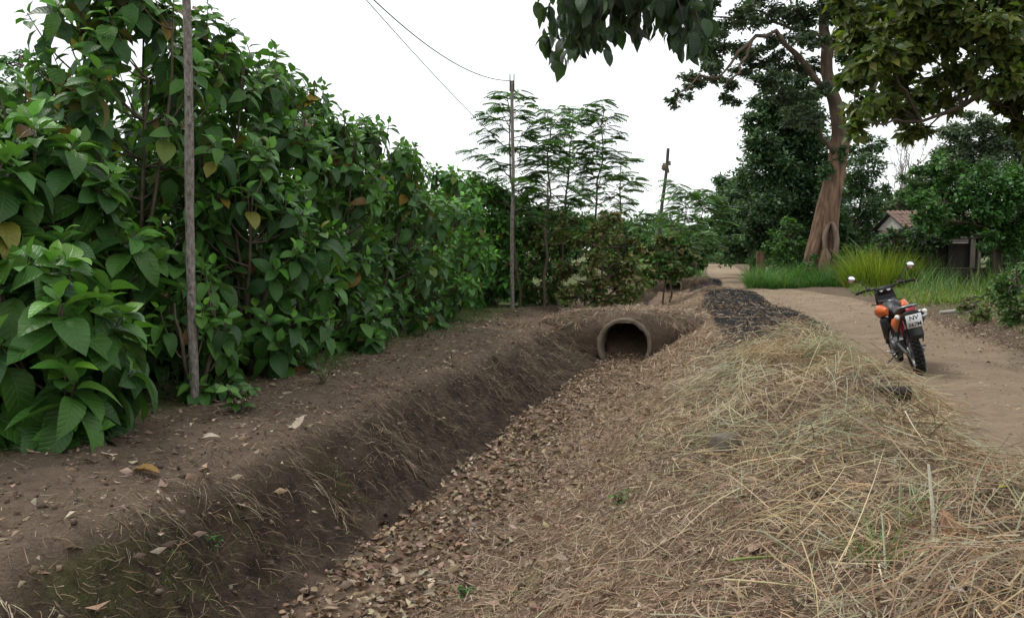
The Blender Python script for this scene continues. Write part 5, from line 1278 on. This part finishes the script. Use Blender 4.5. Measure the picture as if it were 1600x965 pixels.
# ------------------------------------------------------------------ motorcycle
def motorcycle():
    rear = ground_at(1438, 584); rear[2] = float(H(rear[0], rear[1]))
    root = thing('motorcycle', 'orange and black trail motorcycle leaning on its side stand on the dirt road', 'motorcycle', rear)
    hd = math.atan2(1.23, .27); lean = math.radians(15.5)
    root.rotation_euler = (Matrix.Rotation(hd, 3, 'Z') @ Matrix.Rotation(-lean, 3, 'X')).to_euler()
    black = plain('black_plastic', (.018, .018, .02), .45, 0, .45, 30, .3); rub = plain('tyre_rubber', (.022, .021, .020), .85, 0, .25, 25, .5, .4)
    orange = plain('orange_plastic', (.62, .13, .025), .34, 0, .5, 6, .12); seatm = plain('seat_vinyl', (.035, .037, .045), .5, 0, .4, 40, .2, .15)
    steel = plain('steel', (.45, .45, .46), .35, .9, .5, 14, .3); alu = plain('cast_metal', (.16, .16, .165), .5, .7, .5, 20, .4, .2); chrome = plain('mirror_glass', (.85, .87, .9), .06, 1.0, .5, 3, .02)
    red = plain('red_lens', (.30, .008, .012), .2, 0, .6, 10, .1); clear = plain('clear_lens', (.75, .72, .66), .2, 0, .6, 10, .1); white = plain('plate_white', (.78, .79, .80), .5, 0, .4, 25, .12); ink = plain('plate_ink', (.02, .02, .025), .6)
    def part(nm, mat, fn, parent=root, smooth=True):
        mb = MB(); fn(mb); o = mb.build(nm, mat, parent, smooth); return o
    def wheel(c, ro, rw, nk):
        c = np.array(c)
        hub = part('wheel', alu, lambda m: (m.lathe([(-.07, .02), (-.07, .05), (-.03, .045), (.03, .045), (.07, .05), (.07, .02)], c, (0, 1, 0), 16), m.lathe([(-.045, .0), (-.045, .11), (-.04, .11), (-.04, .0)], c, (0, 1, 0), 20)))
        rr = ro - rw * .92
        def ty(m):
            q = np.linspace(0, 6.283, 13)[:-1]; m.lathe([(math.sin(a) * rw * .5, ro - rw * .5 + math.cos(a) * rw * .46) for a in q], c, (0, 1, 0), 44, closed=True)
            for k in range(nk):
                a = k / nk * 6.283
                for off, wd in ((-.36, .3), (.02 if k % 2 else -.02, .34), (.36, .3)):
                    tilt = off * 1.5; r_ = ro - rw * .5 + math.cos(tilt) * rw * .5; y_ = math.sin(tilt) * rw * .62 
                    aa = a + (.5 if abs(off) > .2 else 0) / nk * 6.283
                    X = np.array([math.cos(aa), 0, math.sin(aa)]); Tg = np.array([-math.sin(aa), 0, math.cos(aa)]); Yv = np.array([0, 1.0, 0])
                    Nn = X * math.cos(tilt) + Yv * math.sin(tilt); Bv = np.cross(Tg, Nn)
                    m.box(c + X * r_ + Yv * y_ * .82, (2 * 3.14159 * ro / nk * .5, rw * wd, .028), R=np.stack([Tg, Bv, Nn], -1), taper=.85)
        part('tyre', rub, ty, hub, False)
        part('rim', steel, lambda m: m.lathe([(-rw * .32, rr + .012), (-rw * .32, rr), (-.02, rr - .015), (.02, rr - .015), (rw * .32, rr), (rw * .32, rr + .012)], c, (0, 1, 0), 36), hub)
        def sp(m):
            for k in range(32):
                a = k / 32 * 6.283; b = a + (.35 if k % 2 else -.35); y0 = .06 if (k // 2) % 2 else -.06
                m.tube([c + np.array([math.cos(b) * .045, y0, math.sin(b) * .045]), c + np.array([math.cos(a) * rr, 0, math.sin(a) * rr])], .0022, 4, cap=False)
        part('spokes', steel, sp, hub)
    RW, FW = .315, .345
    wheel((0, 0, RW), RW, .13, 32)
    wheel((1.36, 0, FW), FW, .09, 40)
    # front end (fork axis from axle up and back)
    ax = np.array([1.36, 0, FW]); ht = np.array([1.02, 0, 1.02])
    for s in (-1, 1):
        o = np.array([0, s * .095, 0])
        fk = part('fork', steel, lambda m: m.tube([ax + o + (ht - ax) * .30, ht + o], .019, 10))
        part('fork_slider', black, lambda m: m.tube([ax + o * .9 + np.array([.02, 0, -.02]), ax + o + (ht - ax) * .42], .028, 10), fk)
        part('gaiter', black, lambda m: m.lathe([(k * .02, .036 + .006 * (k % 2)) for k in range(14)], ax + o + (ht - ax) * .42, ht - ax, 12), fk)
    part('triple_clamp', alu, lambda m: (m.box(ht + np.array([.02, 0, -.02]), (.09, .25, .035)), m.box(ht + np.array([.10, 0, -.20]), (.09, .25, .035))))
    def ffend(m):
        secs = []
        for k in range(9):
            f = k / 8; x = 1.00 + .72 * f; z = .80 + .10 * math.sin(f * 2.4) - .06 * f; w = .075 * (1 - .75 * max(0, f - .7) / .3) + .02
            secs.append([[x, -w, z - .035], [x, -w * .6, z], [x, 0, z + .015], [x, w * .6, z], [x, w, z - .035], [x, w * .6, z - .010], [x, 0, z + .003], [x, -w * .6, z - .010]])
        m.loft(secs)
    part('front_fender', orange, ffend)
    hb = np.array([1.0, 0, 1.15])
    def bar(m):
        m.tube([hb + np.array(p) for p in ((-.14, .41, .055), (-.10, .26, .07), (-.02, .16, .055), (0, .08, .0), (0, -.08, .0), (-.02, -.16, .055), (-.10, -.26, .07), (-.14, -.41, .055))], .0125, 10)
        m.tube([hb + np.array([-.02, .17, .055]), hb + np.array([-.02, -.17, .055])], .009, 8)
    hbo = part('handlebar', black, bar)
    for s in (-1, 1):
        part('grip', rub, lambda m: m.tube([hb + np.array([-.105, s * .285, .0685]), hb + np.array([-.142, s * .42, .054])], .019, 12), hbo)
        part('lever', black, lambda m: m.tube([hb + np.array([-.06, s * .24, .066]), hb + np.array([-.03, s * .33, .055]), hb + np.array([-.06, s * .43, .035])], [.009, .007, .006], 6), hbo)
        part('switch_box', black, lambda m: m.box(hb + np.array([-.08, s * .235, .073]), (.05, .055, .05)), hbo)
        mt = np.array([-.05, s * .42, .275]) + hb
        ms = part('mirror', black, lambda m: (m.tube([hb + np.array([-.07, s * .24, .09]), hb + np.array([-.05, s * .29, .19]), mt + np.array([.02, -s * .045, -.035])], .0065, 7),
                                    m.lathe([(-.005, .0), (-.005, .058), (.006, .06), (.03, .04), (.038, 0)], mt, (.98, 0, .10), 20)))
        part('mirror_glass', chrome, lambda m: m.lathe([(-.008, .0), (-.008, .052), (-.0065, .052)], mt, (.98, 0, .12), 20), ms)
    # headlight mask / instrument pod
    def mask(m):
        secs = []
        for x, w, z0, z1 in ((1.02, .14, .98, 1.16), (1.08, .15, .93, 1.20), (1.16, .13, .88, 1.19), (1.22, .09, .88, 1.08)):
            secs.append([[x, -w, z0 + .03], [x, -w * .7, z0], [x, w * .7, z0], [x, w, z0 + .03], [x, w * .9, z1 - .03], [x, w * .6, z1], [x, -w * .6, z1], [x, -w * .9, z1 - .03]])
        m.loft(secs)
    part('headlight_mask', black, mask)
    part('instrument_panel', black, lambda m: (m.box((.99, 0, 1.155), (.05, .20, .11), R=np.array([[.9, 0, -.43], [0, 1, 0], [.43, 0, .9]]))))
    for yy, rr in ((-.05, .033), (.055, .028)): part('gauge', clear, lambda m: m.lathe([(0, 0), (0, rr), (-.015, rr)], (.958, yy, 1.165), (.9, 0, -.43), 14))
    for s in (-1, 1):
        part('bar_clamp', steel, lambda m: m.box(hb + np.array([0, s * .055, .005]), (.05, .035, .05)))
        part('turn_signal', clear if False else black, lambda m: m.tube([np.array([1.10, s * .12, .96]), np.array([1.09, s * .22, .965])], .008, 6))
    # frame, tank, seat
    part('frame', black, lambda m: (m.tube([ht + np.array([-.02, 0, -.12]), [.75, 0, .78], [.42, 0, .74], [-.2, 0, .83]], .022, 8), m.tube([ht + np.array([-.0, 0, -.2]), [.86, 0, .5], [.78, 0, .3], [.4, 0, .27], [.36, 0, .5], [.42, 0, .74]], .02, 8),
                                  m.tube([[.38, .1, .48], [.1, .11, .64], [-.15, .09, .80]], .014, 7), m.tube([[.38, -.1, .48], [.1, -.11, .64], [-.15, -.09, .80]], .014, 7)))
    def body(m, secs): m.loft([[[x, w * math.cos(a) * (1.0 if math.sin(a) > 0 else .85), zc + hgt * math.sin(a)] for a in np.linspace(0, 6.283, 17)[:-1]] for x, w, zc, hgt in secs])
    part('fuel_tank', black, lambda m: body(m, [(.50, .07, .84, .06), (.58, .12, .86, .10), (.70, .15, .88, .13), (.82, .14, .90, .13), (.92, .09, .92, .09)]))
    part('fuel_cap', steel, lambda m: m.lathe([(0, .04), (.012, .04), (.016, .03), (.016, 0)], (.76, 0, 1.005), (0, 0, 1), 16))
    for s in (-1, 1):
        def shroud(m, s=s):
            secs = []
            for x, y0, y1, z0, z1 in ((.54, .11, .15, .83, .93), (.66, .14, .21, .81, .97), (.80, .15, .24, .79, .98), (.92, .15, .23, .77, .95), (1.02, .14, .19, .76, .86)):
                secs.append([[x, s * y0, z0], [x, s * (y1 * .85), z0 + .01], [x, s * y1, z0 * .6 + z1 * .4], [x, s * y1, z0 * .35 + z1 * .65], [x, s * (y1 * .82), z1], [x, s * y0 * .8, z1 - .01]])
            m.loft(secs)
        part('tank_shroud', orange, shroud)
        def lower(m, s=s):
            secs = []
            for x, y0, y1, z0, z1 in ((.60, .12, .15, .64, .80), (.76, .14, .20, .52, .785), (.90, .13, .195, .44, .765), (1.0, .12, .16, .46, .74)):
                secs.append([[x, s * y0, z0], [x, s * y1, z0 + .02], [x, s * y1, z1 - .02], [x, s * y0, z1]])
            m.loft(secs)
        part('radiator_guard', black, lower)
        def side(m, s=s):
            secs = []
            for x, z0, z1 in ((-.22, .84, .89), (-.05, .74, .86), (.12, .64, .82), (.28, .60, .79), (.36, .66, .75)):
                w = .115 + .03 * (x + .2); secs.append([[x, s * (w - .03), z0], [x, s * w, z0 + .01], [x, s * (w + .015), (z0 + z1) / 2], [x, s * w, z1], [x, s * (w - .03), z1]])
            m.loft(secs)
        part('side_panel', orange, side)
        part('foot_peg', alu, lambda m: m.box((.42, s * .19, .31), (.05, .11, .025)))
    part('seat', seatm, lambda m: body(m, [(-.40, .06, .965, .03), (-.34, .095, .965, .045), (-.15, .105, .935, .05), (.12, .105, .875, .05), (.35, .085, .85, .05), (.55, .06, .90, .045), (.63, .04, .93, .03)]))
    part('grab_rail', steel, lambda m: m.tube([[-.12, .115, .935], [-.30, .125, .975], [-.40, .10, .995], [-.44, 0, 1.0], [-.40, -.10, .995], [-.30, -.125, .975], [-.12, -.115, .935]], .010, 8))
    def tail(m):
        secs = []
        for k in range(8):
            f = k / 7; x = -.12 - .42 * f; z = .84 + .07 * f + .03 * math.sin(f * 2.6) ; w = .10 - .02 * f
            secs.append([[x, -w, z - .05], [x, -w, z - .005], [x, -w * .5, z + .015], [x, w * .5, z + .015], [x, w, z - .005], [x, w, z - .05], [x, w * .85, z - .04], [x, -w * .85, z - .04]])
        m.loft(secs)
    part('rear_fender', black, tail)
    part('tail_light', red, lambda m: m.loft([[[-.47, -.06, .905], [-.47, .06, .905], [-.46, .055, .975], [-.46, -.055, .975]], [[-.53, -.055, .90], [-.53, .055, .90], [-.515, .05, .96], [-.515, -.05, .96]]]))
    PR = np.array([[.966, 0, -.259], [0, 1, 0], [.259, 0, .966]])
    pc = np.array([-.545, 0, .80])
    pl = part('license_plate', white, lambda m: m.box(pc, (.006, .20, .185), R=PR), smooth=False)
    part('plate_bracket', black, lambda m: m.box(pc + np.array([.02, 0, 0]), (.02, .15, .17), R=PR))
    dg = bpy.context.evaluated_depsgraph_get()
    for txt, dz, sz in (('NV', .045, .085), ('567M', -.05, .074)):
        cu = bpy.data.curves.new('lettering', 'FONT'); cu.body = txt; cu.size = sz; cu.align_x = 'CENTER'; cu.align_y = 'CENTER'; cu.extrude = .0008; cu.offset = .0012
        to = bpy.data.objects.new('lettering_curve', cu); COL.objects.link(to); bpy.context.view_layer.update()
        me = bpy.data.meshes.new_from_object(to.evaluated_get(bpy.context.evaluated_depsgraph_get())); bpy.data.objects.remove(to)
        me.materials.clear(); me.materials.append(ink)
        a = me.attributes.new('tint', 'FLOAT_VECTOR', 'POINT'); a.data.foreach_set('vector', np.ones(len(me.vertices) * 3, np.float32))
        lo = bpy.data.objects.new('lettering', me); COL.objects.link(lo); lo.parent = pl
        # text faces backwards (-x): text x -> -y, text y -> up
        Rm = PR @ np.array([[0, 0, -1.0], [-1, 0, 0], [0, 1, 0]])
        lo.matrix_local = Matrix.Translation(Vector(pc + PR @ np.array([-.0045, 0, dz]))) @ Matrix(Rm.tolist()).to_4x4()
    def flap(m):
        m.loft([[[-.50, -.085, .60], [-.50, .085, .60], [-.47, .085, .61], [-.47, -.085, .61]], [[-.45, -.07, .54], [-.45, .07, .54], [-.43, .07, .54], [-.43, -.07, .54]]])
        m.loft([[[-.48, -.075, .90], [-.48, .075, .90], [-.40, .07, .90], [-.40, -.07, .90]], [[-.505, -.085, .60], [-.505, .085, .60], [-.47, .08, .60], [-.47, -.08, .60]]])
    part('mud_flap', black, flap)
    for s in (-1, 1):
        sg = part('turn_signal', black, lambda m: m.tube([[-.44, s * .08, .885], [-.44, s * .155, .885]], .009, 8))
        part('lens', clear, lambda m: m.lathe([(-.035, .0), (-.03, .024), (.01, .033), (.035, .03), (.04, 0)], (-.45, s * .175, .885), (1, 0, 0), 14), sg)
    # engine, swingarm, exhaust
    def eng(m):
        m.loft([[[.42, -.13, .30], [.42, .13, .30], [.42, .12, .46], [.42, -.12, .46]], [[.50, -.15, .25], [.50, .15, .25], [.50, .14, .50], [.50, -.14, .50]], [[.68, -.14, .25], [.68, .14, .25], [.68, .12, .50], [.68, -.12, .50]], [[.80, -.09, .30], [.80, .09, .30], [.80, .09, .44], [.80, -.09, .44]]])
        for k in range(8): m.box((.66 + .012 * k, 0, .50 + .028 * k), (.19, .20, .012))
        m.box((.70, 0, .60), (.13, .14, .22)); m.box((.75, 0, .745), (.15, .15, .07))
        for s in (-1, 1): m.lathe([(0, .10), (.02, .10), (.035, .085), (.035, 0)], (.55, s * .14, .37), (0, s, 0), 20)
    part('engine', alu, eng, smooth=False)
    part('swingarm', alu, lambda m: [m.loft([[[.42, s * .10 - .018, .36], [.42, s * .10 + .018, .36], [.42, s * .10 + .018, .43], [.42, s * .10 - .018, .43]], [[-.07, s * .105 - .014, .30], [-.07, s * .105 + .014, .30], [-.07, s * .105 + .014, .345], [-.07, s * .105 - .014, .345]]]) for s in (-1, 1)])
    part('chain', rub, lambda m: (m.tube([[.44, .075, .42], [0, .075, .40]], .009, 6), m.tube([[.44, .075, .34], [0, .075, .235]], .009, 6)))
    part('sprocket', steel, lambda m: m.lathe([(-.004, 0), (-.004, .09), (.004, .09), (.004, 0)], (0, .075, RW), (0, 1, 0), 28))
    part('shock_absorber', red, lambda m: m.tube([[.34, 0, .42], [.40, 0, .72]], [.035] * 2, 10))
    ex = part('exhaust_pipe', steel, lambda m: m.tube([[.80, -.05, .68], [.90, -.08, .62], [.88, -.14, .48], [.70, -.16, .42], [.45, -.15, .50], [.22, -.15, .62]], .021, 10))
    part('muffler', alu, lambda m: m.lathe([(0, .025), (.03, .05), (.08, .058), (.46, .058), (.49, .045), (.49, .02), (.47, .018)], (.22, -.165, .63), (-.90, -.04, .42), 18))
    part('muffler_tip', steel, lambda m: m.lathe([(.455, .062), (.50, .06), (.505, .035), (.49, .028)], (.22, -.165, .63), (-.90, -.04, .42), 18))
    part('reflector', red, lambda m: m.box((-.08, -.135, .56), (.015, .045, .05)))
    part('muffler_hanger', black, lambda m: m.tube([[-.07, -.13, .44], [-.09, -.15, .53]], .01, 6))
    ks = math.tan(lean)
    # side stand: reaches the soil on the left
    L_ = .30; ft = np.array([.40, .40, 0.0])
    ft[2] = -(-ft[1] * 0) + ft[1] * math.tan(lean) * 1.0
    part('side_stand', black, lambda m: (m.tube([[.44, .12, .30], [.41, .27, .21], ft + np.array([0, 0, .012])], [.016, .013, .012], 8), m.box(ft + np.array([0, .0, .008]), (.07, .05, .012))))
    for sy in (-1, 1): part('cable', black, lambda m: m.tube([hb + np.array([-.06, sy * .22, .07]), hb + np.array([.10, sy * .20, .10]), hb + np.array([.14, sy * .10, -.06]), [1.0, sy * .06, .90]], .005, 6))
    part('brake_pedal', steel, lambda m: m.tube([[.42, -.16, .30], [.58, -.18, .27], [.62, -.17, .27]], .008, 6)); part('gear_lever', steel, lambda m: m.tube([[.52, .17, .32], [.62, .19, .31], [.64, .24, .31]], .008, 6))
    return root
motorcycle()
